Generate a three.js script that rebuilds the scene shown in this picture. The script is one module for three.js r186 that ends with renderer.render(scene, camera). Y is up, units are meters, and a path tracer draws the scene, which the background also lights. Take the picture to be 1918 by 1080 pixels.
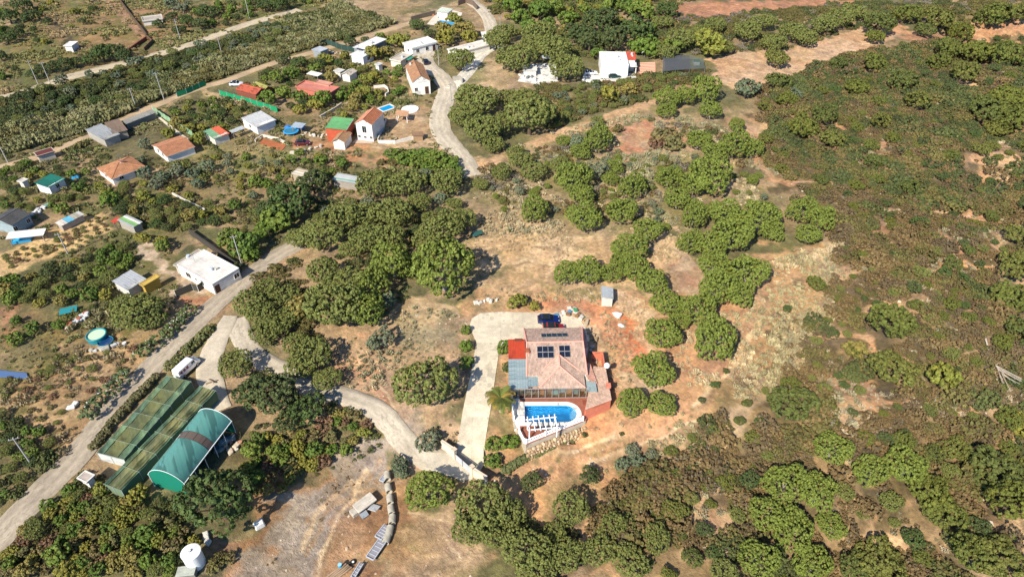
import * as THREE from 'three';
import { Sky } from 'three/addons/objects/Sky.js';
import { mergeGeometries } from 'three/addons/utils/BufferGeometryUtils.js';
import { RoundedBoxGeometry } from 'three/addons/geometries/RoundedBoxGeometry.js';

// ---------------------------------------------------------------- camera, sky, sun, exposure
const scene = new THREE.Scene();
const F = 1296, PITCH = THREE.MathUtils.degToRad(39), CAMH = 92;      // focal length in photo pixels, drone pitch, height above the house
const camera = new THREE.PerspectiveCamera(THREE.MathUtils.radToDeg(2 * Math.atan(540 / F)), 1918 / 1080, 1, 9000);
camera.position.set(0, CAMH, 0);
camera.rotation.x = -PITCH;
const SUN = new THREE.Vector3(-0.40, 0.65, 0.64).normalize();
const sky = new Sky();
sky.name = 'sky'; sky.userData.kind = 'structure';
sky.scale.setScalar(4000);
sky.material.uniforms.sunPosition.value.copy(SUN);
sky.material.uniforms.turbidity.value = 3;
sky.material.uniforms.rayleigh.value = 1.2;
sky.material.uniforms.mieCoefficient.value = 0.004;
scene.add(sky);
scene.environmentIntensity = 0.15;
const sun = new THREE.DirectionalLight(new THREE.Color(1, 0.92, 0.77), 4.8);
sun.position.copy(SUN).multiplyScalar(600).add(new THREE.Vector3(0, 0, -150));
sun.target.position.set(0, 0, -150);
sun.castShadow = true;
Object.assign(sun.shadow.camera, { left: -320, right: 320, top: 260, bottom: -260, near: 50, far: 1500 });
sun.shadow.mapSize.set(4096, 4096);
scene.add(sun, sun.target);
const renderer = new THREE.WebGLRenderer({ antialias: true });
renderer.toneMapping = THREE.LinearToneMapping;
renderer.toneMappingExposure = 1.5;
renderer.shadowMap.enabled = true;

// ---------------------------------------------------------------- small helpers
const ss = (a, b, x) => { const t = Math.min(1, Math.max(0, (x - a) / (b - a))); return t * t * (3 - 2 * t); };
const lerp = (a, b, t) => a + (b - a) * t;
function rng(seed) { let s = seed >>> 0; return () => { s = (s + 0x6d2b79f5) | 0; let t = Math.imul(s ^ (s >>> 15), 1 | s); t = (t + Math.imul(t ^ (t >>> 7), 61 | t)) ^ t; return ((t ^ (t >>> 14)) >>> 0) / 4294967296; }; }
const LAT = (() => { const r = rng(77), a = new Float32Array(65536); for (let i = 0; i < 65536; i++) a[i] = r(); return a; })();
function vn(x, y) {                                    // value noise, 0..1
  const xi = Math.floor(x), yi = Math.floor(y); let fx = x - xi, fy = y - yi;
  fx = fx * fx * (3 - 2 * fx); fy = fy * fy * (3 - 2 * fy);
  const a = (xi & 255) | ((yi & 255) << 8), b = ((xi + 1) & 255) | ((yi & 255) << 8), c = (xi & 255) | (((yi + 1) & 255) << 8), d = ((xi + 1) & 255) | (((yi + 1) & 255) << 8);
  return (LAT[a] * (1 - fx) + LAT[b] * fx) * (1 - fy) + (LAT[c] * (1 - fx) + LAT[d] * fx) * fy;
}
const fbm = (x, y, o = 4) => { let s = 0, a = 0.5, n = 0; for (let i = 0; i < o; i++) { s += a * vn(x, y); n += a; a *= 0.5; x = x * 2.03 + 17.1; y = y * 2.03 + 9.7; } return s / n; };
// height of the land in metres: level round the house, falling below the pool terrace, uneven on the hillside
function H(x, z) {
  const d2 = ((x - 5) * (x - 5) + (z + 88) * (z + 88)) / 900;
  let h = -3.2 * ss(-82, -69, z) * ss(-48, -20, x);
  const hill = ss(0, 22, x - (24 + (-57 - z) * 0.6));
  if (hill > 0) h += hill * ((vn(x / 30 + 3.3, z / 24 + 8.1) - 0.5) * 12 + (Math.abs(vn(x / 20 + 9, z / 34 + 2) - 0.5) - 0.2) * 6 + (vn(x / 10 + 31, z / 10) - 0.5) * 2.2);
  h -= 2.6 * ss(0.8, 2.2, x) * ss(12, 10.8, x) * ss(-82.2, -81, z) * ss(-74.6, -76, z);               // pit of the pool
  h += (vn(x / 21 + 50, z / 21 + 20) - 0.5) * 0.7 * Math.min(1, d2);
  return h;
}
// worn earth that winds between the hillside shrubs
const worn01 = (x, z) => ss(0.042, 0.018, Math.abs(fbm(x / 15 + 3, z / 15 + 11, 3) - 0.5)) * ss(0.42, 0.55, vn(x / 31 + 8, z / 31 + 5));
const SP = Math.sin(PITCH), CP = Math.cos(PITCH);
// the point h metres above the land that a photo pixel looks at
function P(px, py, h = 0) {
  const a = (px - 959) / F, b = -(py - 540) / F, dy = -SP + b * CP, dz = -CP - b * SP;
  let y = h, t = 0, x = 0, z = 0;
  for (let i = 0; i < 14; i++) { t = (CAMH - y) / -dy; x = a * t; z = dz * t; y = lerp(y, H(x, z) + h, 0.7); }
  return new THREE.Vector3(x, H(x, z), z);
}
const depthOf = (p) => (CAMH - p.y) * SP - p.z * CP;
const yawOf = (a, b) => { const p = P(...a), q = P(...b); return Math.atan2(-(q.z - p.z), q.x - p.x); };
const num = (s) => s.trim().split(/[\s,]+/).map(Number);
const pairs = (s) => { const n = num(s), o = []; for (let i = 0; i < n.length; i += 2) o.push([n[i], n[i + 1]]); return o; };
const triples = (s) => { const n = num(s), o = []; for (let i = 0; i < n.length; i += 3) o.push([n[i], n[i + 1], n[i + 2]]); return o; };
const worldPoly = (s, h = 0) => pairs(s).map(([x, y]) => { const p = P(x, y, h); return [p.x, p.z]; });
const inPoly = (x, z, poly) => { let c = false; for (let i = 0, j = poly.length - 1; i < poly.length; j = i++) { const [xi, zi] = poly[i], [xj, zj] = poly[j]; if ((zi > z) !== (zj > z) && x < (xj - xi) * (z - zi) / (zj - zi) + xi) c = !c; } return c; };

const used = new Map();
const numbered = (n) => { const k = used.get(n) || 0; used.set(n, k + 1); return k ? `${n}_${String(k).padStart(3, '0')}` : n; };
const shade = (o) => { o.castShadow = o.receiveShadow = true; return o; };
function tag(o, label, category, group, kind) { if (label) o.userData.label = label; if (category) o.userData.category = category; if (group) o.userData.group = group; if (kind) o.userData.kind = kind; return o; }
function thing(name, label, category, pos = [0, 0, 0], yaw = 0, group) {
  const o = new THREE.Group(); o.name = numbered(name); scene.add(o);
  if (pos.isVector3) o.position.copy(pos); else o.position.set(...pos);
  o.rotation.y = yaw; return tag(o, label, category, group);
}
function part(parent, name, geo, mat, label) { const m = shade(new THREE.Mesh(geo, mat)); m.name = name; parent.add(m); if (label) m.userData.label = label; return m; }
function solo(name, geo, mat, label, category, group, kind) { const m = shade(new THREE.Mesh(geo, mat)); m.name = numbered(name); scene.add(m); return tag(m, label, category, group, kind); }
const G = (...list) => mergeGeometries(list.flat().map((g) => { const n = g.index ? g.toNonIndexed() : g; for (const k of Object.keys(n.attributes)) if (!['position', 'normal', 'uv'].includes(k)) n.deleteAttribute(k); return n; }));
const box = (w, h, d, x = 0, y = 0, z = 0, ry = 0) => { const g = new THREE.BoxGeometry(w, h, d); if (ry) g.rotateY(ry); return g.translate(x, y, z); };
const rbox = (w, h, d, x = 0, y = 0, z = 0, r = 0.05, s = 2) => new RoundedBoxGeometry(w, h, d, s, r).translate(x, y, z);
const cyl = (r0, r1, h, x = 0, y = 0, z = 0, n = 14) => new THREE.CylinderGeometry(r1, r0, h, n).translate(x, y, z);
const bar = (a, b, r, n = 6) => { const A = new THREE.Vector3(...a), B = new THREE.Vector3(...b), d = B.clone().sub(A), g = new THREE.CylinderGeometry(r, r, d.length(), n); g.applyQuaternion(new THREE.Quaternion().setFromUnitVectors(new THREE.Vector3(0, 1, 0), d.normalize())); return g.translate((A.x + B.x) / 2, (A.y + B.y) / 2, (A.z + B.z) / 2); };

// ---------------------------------------------------------------- procedural textures and materials
function dataTex(w, h, fn, srgb = true, rep) {
  const a = new Uint8Array(w * h * 4);
  for (let j = 0; j < h; j++) for (let i = 0; i < w; i++) { const c = fn(i / w, j / h, i, j), k = (j * w + i) * 4; a[k] = Math.max(0, Math.min(255, c[0])); a[k + 1] = Math.max(0, Math.min(255, c[1])); a[k + 2] = Math.max(0, Math.min(255, c[2])); a[k + 3] = 255; }
  const t = new THREE.DataTexture(a, w, h, THREE.RGBAFormat); t.magFilter = THREE.LinearFilter; t.minFilter = THREE.LinearFilter;
  t.wrapS = t.wrapT = THREE.RepeatWrapping; if (srgb) t.colorSpace = THREE.SRGBColorSpace; if (rep) t.repeat.set(rep, rep); t.needsUpdate = true; return t;
}
// tileable blotches: noise that wraps, so uv in metres can run on
const wrapN = (u, v, f, o) => { const n = (a, b) => { const x = a * f, y = b * f, xi = Math.floor(x), yi = Math.floor(y); let fx = x - xi, fy = y - yi; fx = fx * fx * (3 - 2 * fx); fy = fy * fy * (3 - 2 * fy); const L = (i, j) => LAT[((((i % f) + f) % f) + o * 31 & 255) | (((((j % f) + f) % f) + o * 57 & 255) << 8)]; return (L(xi, yi) * (1 - fx) + L(xi + 1, yi) * fx) * (1 - fy) + (L(xi, yi + 1) * (1 - fx) + L(xi + 1, yi + 1) * fx) * fy; }; return n(u, v); };
const grainTex = dataTex(512, 512, (u, v) => { const a = wrapN(u, v, 6, 1), b = wrapN(u, v, 23, 2), c = wrapN(u, v, 90, 3), d = wrapN(u, v, 256, 4); const g = 232 + (a - 0.5) * 30 + (b - 0.5) * 24 + (c - 0.5) * 26 + (d - 0.5) * 26; return [g, g * 0.985, g * 0.955]; }, true, 1 / 14);
const stainTex = dataTex(512, 512, (u, v) => { const a = wrapN(u, v, 5, 5), b = wrapN(u, v, 17, 6), c = wrapN(u, v, 70, 7); const st = ss(0.58, 0.78, a * 0.6 + b * 0.4) * 66; const g = 232 + (a - 0.5) * 20 + (b - 0.5) * 18 + (c - 0.5) * 18 - st; return [g, g * 0.985, g * 0.955]; }, true, 1 / 6);
const tileTex = dataTex(512, 512, (u, v, i, j) => { const col = Math.floor(u * 32), row = Math.floor(v * 16), q = LAT[(col * 7 & 255) | ((row * 13 & 255) << 8)], a = wrapN(u, v, 7, 8), b = wrapN(u, v, 60, 9); const g = 222 + (q - 0.5) * 36 + (a - 0.5) * 26 + (b - 0.5) * 20; return [g, g * 0.98, g * 0.95]; }, true, 1 / 7);
const bumpTex = dataTex(256, 256, (u, v) => { const g = 128 + (wrapN(u, v, 14, 11) - 0.5) * 120 + (wrapN(u, v, 60, 12) - 0.5) * 120; return [g, g, g]; }, false, 1 / 5);
// worn concrete: paler wheel tracks, a darker crown, cast joints every 5 m, stains
const wornTex = dataTex(256, 1024, (u, v) => { const x = (u - 0.5) * 8, a = wrapN(u, v, 4, 21), b = wrapN(u, v, 19, 22), c = wrapN(u, v, 80, 23), tr = Math.exp(-((Math.abs(x) - 0.85) ** 2) / 0.12), j = Math.min(1, Math.abs(((v * 4) % 1) - 0.5) / 0.006), crack = ss(0.025, 0.0, Math.abs(wrapN(u, v, 9, 25) - 0.5)) * ss(0.5, 0.7, a); const g = 226 + tr * 16 + (a - 0.5) * 40 + (b - 0.5) * 34 + (c - 0.5) * 30 - (1 - j) * 34 - crack * 34 - ss(0.66, 0.82, b * 0.5 + a * 0.5) * 40; return [g, g * 0.98, g * 0.945]; });
wornTex.repeat.set(1 / 8, 1 / 20); wornTex.offset.set(0.5, 0);
const slabTex = dataTex(1024, 1024, (u, v) => { const a = wrapN(u, v, 5, 26), b = wrapN(u, v, 22, 27), c = wrapN(u, v, 120, 28), ju = Math.min(1, Math.abs(((u * 4) % 1) - 0.5) / 0.008), jv = Math.min(1, Math.abs(((v * 4) % 1) - 0.5) / 0.008), sl = (LAT[Math.floor(u * 4 + 0.5) * 7 + Math.floor(v * 4 + 0.5) * 301] - 0.5) * 16; const g = 224 + sl + (a - 0.5) * 30 + (b - 0.5) * 28 + (c - 0.5) * 24 - (1 - ju * jv) * 30 - ss(0.64, 0.8, a * 0.5 + b * 0.5) * 40; return [g, g * 0.98, g * 0.945]; }, true, 1 / 18);
const netTex = dataTex(512, 512, (u, v) => { const s = wrapN(u * 0.25, v, 48, 31), a = wrapN(u, v, 6, 32), b = wrapN(u, v, 26, 33), c = wrapN(u, v, 110, 34); const g = 228 + (s - 0.5) * 40 + (a - 0.5) * 60 + (b - 0.5) * 34 + (c - 0.5) * 24 - ss(0.62, 0.8, b * 0.6 + a * 0.4) * 40; return [g * (1 + (a - 0.5) * 0.1), g, g * (0.97 - (a - 0.5) * 0.12)]; }, true, 1 / 9);
const mats = new Map();
function M(color, rough = 0.9, o = {}) {
  const key = JSON.stringify([color, rough, Object.keys(o).map((k) => [k, o[k] && o[k].isTexture ? o[k].id : o[k]])]);
  if (!mats.has(key)) { const { phys, ...rest } = o; mats.set(key, new (phys ? THREE.MeshPhysicalMaterial : THREE.MeshStandardMaterial)({ color: Array.isArray(color) ? new THREE.Color().setRGB(...color) : color, roughness: rough, ...rest })); }
  return mats.get(key);
}
const GLASS = M(0x1a2227, 0.08, { metalness: 0.2 });
const plaster = (c) => M(c, 0.92, { map: stainTex });
const worn = (c) => M(c, 0.92, { map: wornTex });
const netting = (c, r = 0.95, o = {}) => M(c, r, { map: netTex, ...o });
const concrete = (c) => M(c, 0.92, { map: grainTex });
const roofTile = (c) => M(c, 0.9, { map: tileTex });
const metal = (c, r = 0.55) => M(c, r, { map: stainTex });

// ---------------------------------------------------------------- where nothing may grow: cells of 0.5 m
const OX = -270, OZ = -400, OW = 1080, OD = 800, occ = new Uint8Array(OW * OD);
const blocked = (x, z, r = 0) => { const r2 = Math.ceil(r * 2), ci = Math.floor((x - OX) * 2), cj = Math.floor((z - OZ) * 2); for (let j = -r2; j <= r2; j += Math.max(1, r2 >> 1)) for (let i = -r2; i <= r2; i += Math.max(1, r2 >> 1)) { const a = ci + i, b = cj + j; if (a < 0 || b < 0 || a >= OW || b >= OD || occ[b * OW + a]) return true; } return false; };
function block(x, z, r) { const r2 = Math.ceil(r * 2), ci = Math.floor((x - OX) * 2), cj = Math.floor((z - OZ) * 2); for (let j = -r2; j <= r2; j++) for (let i = -r2; i <= r2; i++) if (i * i + j * j <= r * r * 4 + 0.3) { const a = ci + i, b = cj + j; if (a >= 0 && b >= 0 && a < OW && b < OD) occ[b * OW + a] = 1; } }
function blockPoly(poly) { let x0 = 1e9, x1 = -1e9, z0 = 1e9, z1 = -1e9; for (const [x, z] of poly) { x0 = Math.min(x0, x); x1 = Math.max(x1, x); z0 = Math.min(z0, z); z1 = Math.max(z1, z); } for (let z = z0; z <= z1; z += 0.5) for (let x = x0; x <= x1; x += 0.5) if (inPoly(x, z, poly)) block(x, z, 0.3); }

// ---------------------------------------------------------------- the land: one sheet, soils and dry grass as its colours
const paints = [];
const paint = (cA, cB, s, feather = 2, opt = {}) => paints.push({ a: cA, b: cB, poly: worldPoly(s), feather, ...opt });
const trail = (cA, cB, s, width, feather = 1, opt = {}) => paints.push({ a: cA, b: cB, line: worldPoly(s), width, feather, ...opt });
// fields and valley, upper left
paint([104, 104, 52], [138, 114, 68], '0,0 640,0 520,36 330,92 170,138 0,182', 5);
paint([116, 114, 56], [138, 118, 66], '0,60 60,20 120,40 150,100 60,140 0,150', 5);
paint([132, 116, 58], [158, 124, 80], '150,0 205,0 262,80 225,100 150,85', 3);
paint([176, 130, 92], [164, 124, 86], '275,55 330,55 330,70 285,78', 2);
paint([168, 126, 90], [150, 118, 80], '250,18 320,14 360,40 330,50 260,40', 3);
trail([176, 134, 100], [160, 122, 88], '205,0 240,35 272,72', 4.5, 0.8);
trail([150, 118, 84], [130, 104, 70], '70,0 105,55 150,100', 4, 2.5);
paint([186, 156, 118], [168, 140, 104], '590,0 700,0 740,30 800,20 870,0 900,0 880,8 800,35 745,55 700,22 640,18 600,12', 2.5);
paint([84, 82, 46], [110, 104, 62], '0,190 180,140 330,96 520,40 640,20 730,45 640,78 480,122 380,158 290,192 150,255 0,296', 4);
paint([98, 90, 54], [120, 108, 66], '0,300 100,276 230,228 310,195 400,170 520,150 560,200 400,260 300,300 160,330 0,345', 5);
// village terraces
paint([170, 140, 100], [120, 110, 64], '560,110 700,70 830,40 900,40 940,90 860,170 830,250 880,300 700,300 560,300 500,250 520,180', 6);
paint([204, 172, 130], [188, 152, 112], '715,216 800,190 806,262 742,270 700,268', 2);
paint([196, 142, 96], [180, 132, 92], '520,258 610,262 700,264 720,280 640,282 560,284', 3);
paint([188, 128, 84], [178, 136, 96], '620,290 720,292 716,310 640,312', 3);
paint([206, 172, 130], [190, 156, 116], '700,266 800,266 850,275 880,300 860,300 820,278 700,280', 2);
paint([132, 128, 72], [158, 138, 88], '360,290 480,265 560,290 520,320 420,345', 6);
paint([174, 140, 100], [150, 126, 82], '330,342 420,345 430,370 380,385 330,365', 4);
paint([112, 108, 60], [138, 118, 76], '0,330 180,330 330,345 470,400 560,420 540,460 420,440 280,430 170,390 60,400 0,395', 6);
paint([96, 94, 50], [122, 110, 66], '0,512 60,500 180,455 260,440 330,480 330,560 240,600 100,580 0,620', 6);
paint([222, 184, 124], [206, 168, 112], '-20,482 70,443 190,396 214,430 120,472 60,504 -20,520', 0.9);
paint([202, 176, 148], [190, 162, 132], '250,462 296,452 300,500 350,520 400,545 340,552 280,520', 2);
paint([118, 108, 58], [140, 116, 70], '0,560 200,540 330,600 200,670 120,690 0,720', 6);
paint([170, 124, 84], [150, 112, 74], '0,580 30,560 50,620 20,640 0,640', 2);
paint([190, 156, 110], [172, 136, 92], '40,700 150,655 260,628 330,618 250,720 160,800 130,860 60,850 20,780', 3);
paint([104, 98, 54], [130, 112, 68], '0,780 130,860 0,980', 5);
paint([184, 148, 108], [196, 160, 118], '470,500 500,520 590,470 640,455 600,440 575,470', 2);
paint([190, 130, 92], [180, 140, 104], '330,565 400,558 430,560 390,605', 1.5);
trail([170, 138, 100], [186, 150, 110], '450,540 520,490 560,470', 3, 1.2);
// bottom left thicket and yard
paint([84, 80, 44], [112, 98, 60], '0,1040 150,880 300,920 440,990 420,1080 0,1080', 5);
paint([112, 100, 60], [150, 122, 84], '430,850 560,800 690,770 740,830 640,880 470,940', 5);
paint([184, 142, 100], [166, 122, 82], '400,1080 470,950 560,900 650,870 720,830 780,890 740,960 760,1080', 3);
trail([176, 156, 134], [164, 142, 116], '770,826 700,862 650,905 590,965 520,1030 480,1090', 7.5, 2.6);
paint([196, 162, 118], [178, 144, 104], '740,960 900,900 900,1080 720,1080', 4);
// slope between the lanes and the drive
paint([196, 160, 122], [178, 146, 108], '560,600 640,650 740,560 860,545 890,600 870,720 850,860 790,850 700,760 600,725 540,690', 4);
paint([206, 152, 112], [196, 158, 118], '640,640 720,680 740,740 690,755 640,720', 4);
paint([214, 180, 134], [192, 160, 112], '750,560 840,555 850,600 770,610', 2);
paint([150, 134, 92], [170, 150, 110], '760,600 850,595 860,650 780,660', 3);
// dry clearing and house plot
paint([176, 148, 108], [150, 134, 84], '860,300 960,290 1100,270 1230,200 1340,200 1400,330 1300,400 1240,560 1040,560 900,560 870,420', 7);
paint([222, 186, 138], [206, 166, 118], '880,445 960,415 1040,430 1140,440 1300,455 1260,530 1040,525 1060,560 930,560 900,510', 5);
paint([210, 156, 110], [200, 158, 112], '880,560 1240,540 1430,540 1420,640 1280,790 1140,860 990,880 930,900 900,860 960,800', 5);
paint([208, 158, 112], [194, 146, 102], '930,900 1120,830 1280,800 1240,860 1080,960 960,960', 5);
paint([214, 172, 126], [224, 188, 146], '1050,570 1190,560 1220,700 1150,790 1110,640', 3);
trail([214, 142, 98], [206, 150, 108], '1040,572 1100,566 1150,585 1180,650 1190,690', 3.8, 1.2);
trail([222, 132, 84], [214, 142, 98], '1166,590 1180,625 1196,662', 1.4, 0.5);
trail([216, 150, 104], [210, 158, 114], '1138,596 1148,660 1138,720 1112,790', 3.6, 1.4);
trail([212, 168, 122], [202, 160, 116], '1220,190 1140,222 1060,250 980,275 920,300 890,312', 5, 1.2);
paint([204, 172, 134], [188, 140, 104], '1260,460 1290,480 1310,560 1260,520', 2);
paint([204, 146, 106], [196, 160, 120], '1440,500 1480,540 1440,640 1380,700 1290,770 1400,540', 4);
paint([204, 158, 110], [188, 146, 100], '1420,480 1500,460 1580,470 1560,600 1480,700 1360,760 1280,780 1380,640', 5);
paint([196, 160, 122], [204, 140, 100], '1140,240 1230,220 1300,240 1260,290 1150,290', 3);
paint([206, 164, 124], [196, 150, 110], '1370,215 1430,250 1430,280 1390,270', 2);
// hillside on the right
paint([150, 122, 84], [104, 88, 58], '1400,330 1440,140 1918,40 1918,1080 960,1080 1040,980 1260,820 1400,760 1540,600 1580,440', 6);
trail([176, 146, 108], [160, 132, 94], '96,284 140,296 180,322 214,348', 5, 1.2);
trail([190, 158, 112], [176, 146, 100], '376,168 400,182 440,202 470,222', 3, 0.8);
trail([88, 76, 48], [76, 66, 42], '78,4 112,48 150,104', 2.4, 0.8);
const BARE = '1545,700 1620,720 1640,800 1560,810;1860,770 1918,780 1918,830 1800,800 1660,790;1300,930 1360,900 1390,960 1330,1020 1290,990;1560,960 1660,945 1680,1010 1630,1030;1720,970 1780,1000 1770,1060;1800,1000 1918,940 1918,1010 1840,1010;1600,820 1640,810 1650,845 1610,840;1730,390 1850,385 1840,415 1750,410;1790,290 1880,270 1900,350 1870,370;1380,800 1420,790 1400,840 1370,860;1640,380 1680,390 1660,425 1635,420;1590,290 1680,270 1690,300 1620,305;1790,580 1840,570 1825,600;1530,455 1570,470 1560,520 1530,500;1220,840 1290,850 1260,870 1215,860;1400,215 1440,250 1420,275 1390,250'.split(';');
{ const all = worldPoly('1400,330 1440,140 1918,40 1960,40 1960,1080 960,1080 1040,980 1260,820 1400,760 1540,600 1580,440'); paints.push({ a: [206, 164, 118], b: [198, 146, 102], poly: all, feather: 3, mask: worn01 }); }
for (const b of BARE) paint([208, 170, 126], [196, 148, 106], b, 3);
trail([190, 160, 124], [176, 146, 108], '1560,420 1540,560 1470,700 1400,770 1290,860', 2.4, 1.6);
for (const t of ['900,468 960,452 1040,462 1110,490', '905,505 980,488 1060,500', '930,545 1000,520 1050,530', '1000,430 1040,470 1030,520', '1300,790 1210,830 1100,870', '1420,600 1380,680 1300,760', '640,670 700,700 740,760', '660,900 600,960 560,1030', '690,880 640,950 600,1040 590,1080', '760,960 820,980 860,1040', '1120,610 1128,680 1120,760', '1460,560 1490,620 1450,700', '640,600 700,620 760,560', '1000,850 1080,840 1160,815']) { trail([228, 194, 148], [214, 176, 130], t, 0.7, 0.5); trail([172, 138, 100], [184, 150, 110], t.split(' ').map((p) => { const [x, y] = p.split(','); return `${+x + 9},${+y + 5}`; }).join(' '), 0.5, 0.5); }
// the wide earth track, upper right
paint([214, 174, 132], [204, 158, 116], '1330,112 1400,96 1480,92 1560,66 1640,44 1690,36 1700,60 1640,90 1560,110 1480,150 1420,160 1390,170 1340,150', 1.4);
trail([210, 158, 112], [196, 142, 98], '1680,50 1720,75 1780,72 1830,62 1880,54 1930,48', 7, 1.6);
trail([206, 168, 126], [196, 154, 112], '1340,150 1290,165 1230,186', 5, 1);
paint([200, 140, 100], [186, 130, 92], '1220,20 1330,0 1600,0 1590,8 1440,20 1330,40 1230,35', 2.5);
paint([196, 150, 110], [180, 140, 100], '1150,30 1170,25 1165,60 1150,58', 2);
paint([196, 164, 122], [150, 138, 90], '880,130 940,95 960,130 930,170 880,180 850,178', 3);
paint([196, 160, 118], [174, 146, 102], '880,292 980,270 1030,275 960,300', 3);

const TW = 2048, TD = 1536, GX = 540, GZ = 380;
const groundTex = (() => {
  const a = new Uint8Array(TW * TD * 4), rgb = new Float32Array(TW * TD * 3);
  for (let j = 0; j < TD; j++) for (let i = 0; i < TW; i++) {
    const x = OX + (i + 0.5) / TW * GX, z = OZ + (j + 0.5) / TD * GZ, t = ss(0.35, 0.65, fbm(x / 14, z / 14, 3)), k = (j * TW + i) * 3;
    rgb[k] = lerp(172, 118, t); rgb[k + 1] = lerp(142, 110, t); rgb[k + 2] = lerp(102, 66, t);
  }
  for (const p of paints) {
    const pts = p.poly || p.line, pad = p.feather * 2 + (p.width || 0) + 4; let x0 = 1e9, x1 = -1e9, z0 = 1e9, z1 = -1e9;
    for (const [x, z] of pts) { x0 = Math.min(x0, x - pad); x1 = Math.max(x1, x + pad); z0 = Math.min(z0, z - pad); z1 = Math.max(z1, z + pad); }
    const i0 = Math.max(0, Math.floor((x0 - OX) / GX * TW)), i1 = Math.min(TW - 1, Math.ceil((x1 - OX) / GX * TW)), j0 = Math.max(0, Math.floor((z0 - OZ) / GZ * TD)), j1 = Math.min(TD - 1, Math.ceil((z1 - OZ) / GZ * TD));
    for (let j = j0; j <= j1; j++) for (let i = i0; i <= i1; i++) {
      const x0w = OX + (i + 0.5) / TW * GX, z0w = OZ + (j + 0.5) / TD * GZ;
      const wob = p.feather * 1.5, x = x0w + (vn(x0w / 3.2 + 9, z0w / 3.2) - 0.5) * wob * 2, z = z0w + (vn(x0w / 3.2 + 70, z0w / 3.2 + 33) - 0.5) * wob * 2;
      let d = 1e9; const n = pts.length;
      for (let s = 0; s < (p.poly ? n : n - 1); s++) { const [ax, az] = pts[s], [bx, bz] = pts[(s + 1) % n], dx = bx - ax, dz = bz - az, t = Math.max(0, Math.min(1, ((x - ax) * dx + (z - az) * dz) / (dx * dx + dz * dz + 1e-9))), ex = x - ax - t * dx, ez = z - az - t * dz, q = ex * ex + ez * ez; if (q < d) d = q; }
      d = Math.sqrt(d); const sd = p.poly ? (inPoly(x, z, pts) ? d : -d) : p.width / 2 - d;
      const w = ss(-p.feather * 0.6, p.feather * 0.6, sd + (fbm(x0w / 1.3, z0w / 1.3, 2) - 0.5) * p.feather * 1.6);
      if (w <= 0) continue; const mk = p.mask ? p.mask(x0w, z0w) : 1; if (mk <= 0) continue;
      const t = ss(0.36, 0.64, fbm(x0w / 6.5 + 5, z0w / 6.5 + 2, 4)), k = (j * TW + i) * 3;
      for (let c = 0; c < 3; c++) rgb[k + c] = lerp(rgb[k + c], lerp(p.a[c], p.b[c], t), w * mk);
    }
  }
  const r = rng(5);
  for (let j = 0; j < TD; j++) for (let i = 0; i < TW; i++) {
    const x = OX + i / TW * GX, z = OZ + j / TD * GZ, k = (j * TW + i);
    const g = 0.875 + (fbm(x / 2.2, z / 2.2, 3) - 0.5) * 0.34 + (vn(x * 1.9, z * 1.9) - 0.5) * 0.2 + (r() - 0.5) * 0.16;
    const dry = (fbm(x / 4.7 + 90, z / 4.7, 3) - 0.5) * 18;
    const R = rgb[k * 3], Gn = rgb[k * 3 + 1], Bl = rgb[k * 3 + 2], mean = (R + Gn + Bl) / 3, q = (v) => Math.max(0, Math.min(255, lerp(v, mean, 0.02) * g));
    a[k * 4] = q(R + dry * 0.2); a[k * 4 + 1] = q(Gn); a[k * 4 + 2] = q(Bl - dry); a[k * 4 + 3] = 255;
  }
  const t = new THREE.DataTexture(a, TW, TD, THREE.RGBAFormat); t.magFilter = t.minFilter = THREE.LinearFilter; t.colorSpace = THREE.SRGBColorSpace; t.needsUpdate = true; return t;
})();
{
  const nx = 400, nz = 280, pos = [], uv = [], idx = [];
  for (let j = 0; j <= nz; j++) for (let i = 0; i <= nx; i++) { const x = OX + i / nx * GX, z = OZ + j / nz * GZ; pos.push(x, H(x, z), z); uv.push(i / nx, j / nz); }
  for (let j = 0; j < nz; j++) for (let i = 0; i < nx; i++) { const a = j * (nx + 1) + i; idx.push(a, a + nx + 1, a + 1, a + 1, a + nx + 1, a + nx + 2); }
  const g = new THREE.BufferGeometry(); g.setAttribute('position', new THREE.Float32BufferAttribute(pos, 3)); g.setAttribute('uv', new THREE.Float32BufferAttribute(uv, 2)); g.setIndex(idx); g.computeVertexNormals();
  const bt = bumpTex.clone(); bt.repeat.set(GX / 4, GZ / 4);
  solo('terrain', g, new THREE.MeshStandardMaterial({ map: groundTex, roughness: 1, bumpMap: bt, bumpScale: 0.12 }), 'dry earth and grass of the hillside and valley', 'ground', null, 'structure');
  const far = new THREE.PlaneGeometry(9000, 9000).rotateX(-Math.PI / 2).translate(0, -9, -200);
  solo('far_ground', far, M([0.16, 0.13, 0.075], 1), 'dry land running on to the horizon', 'ground', null, 'structure');
}

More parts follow.
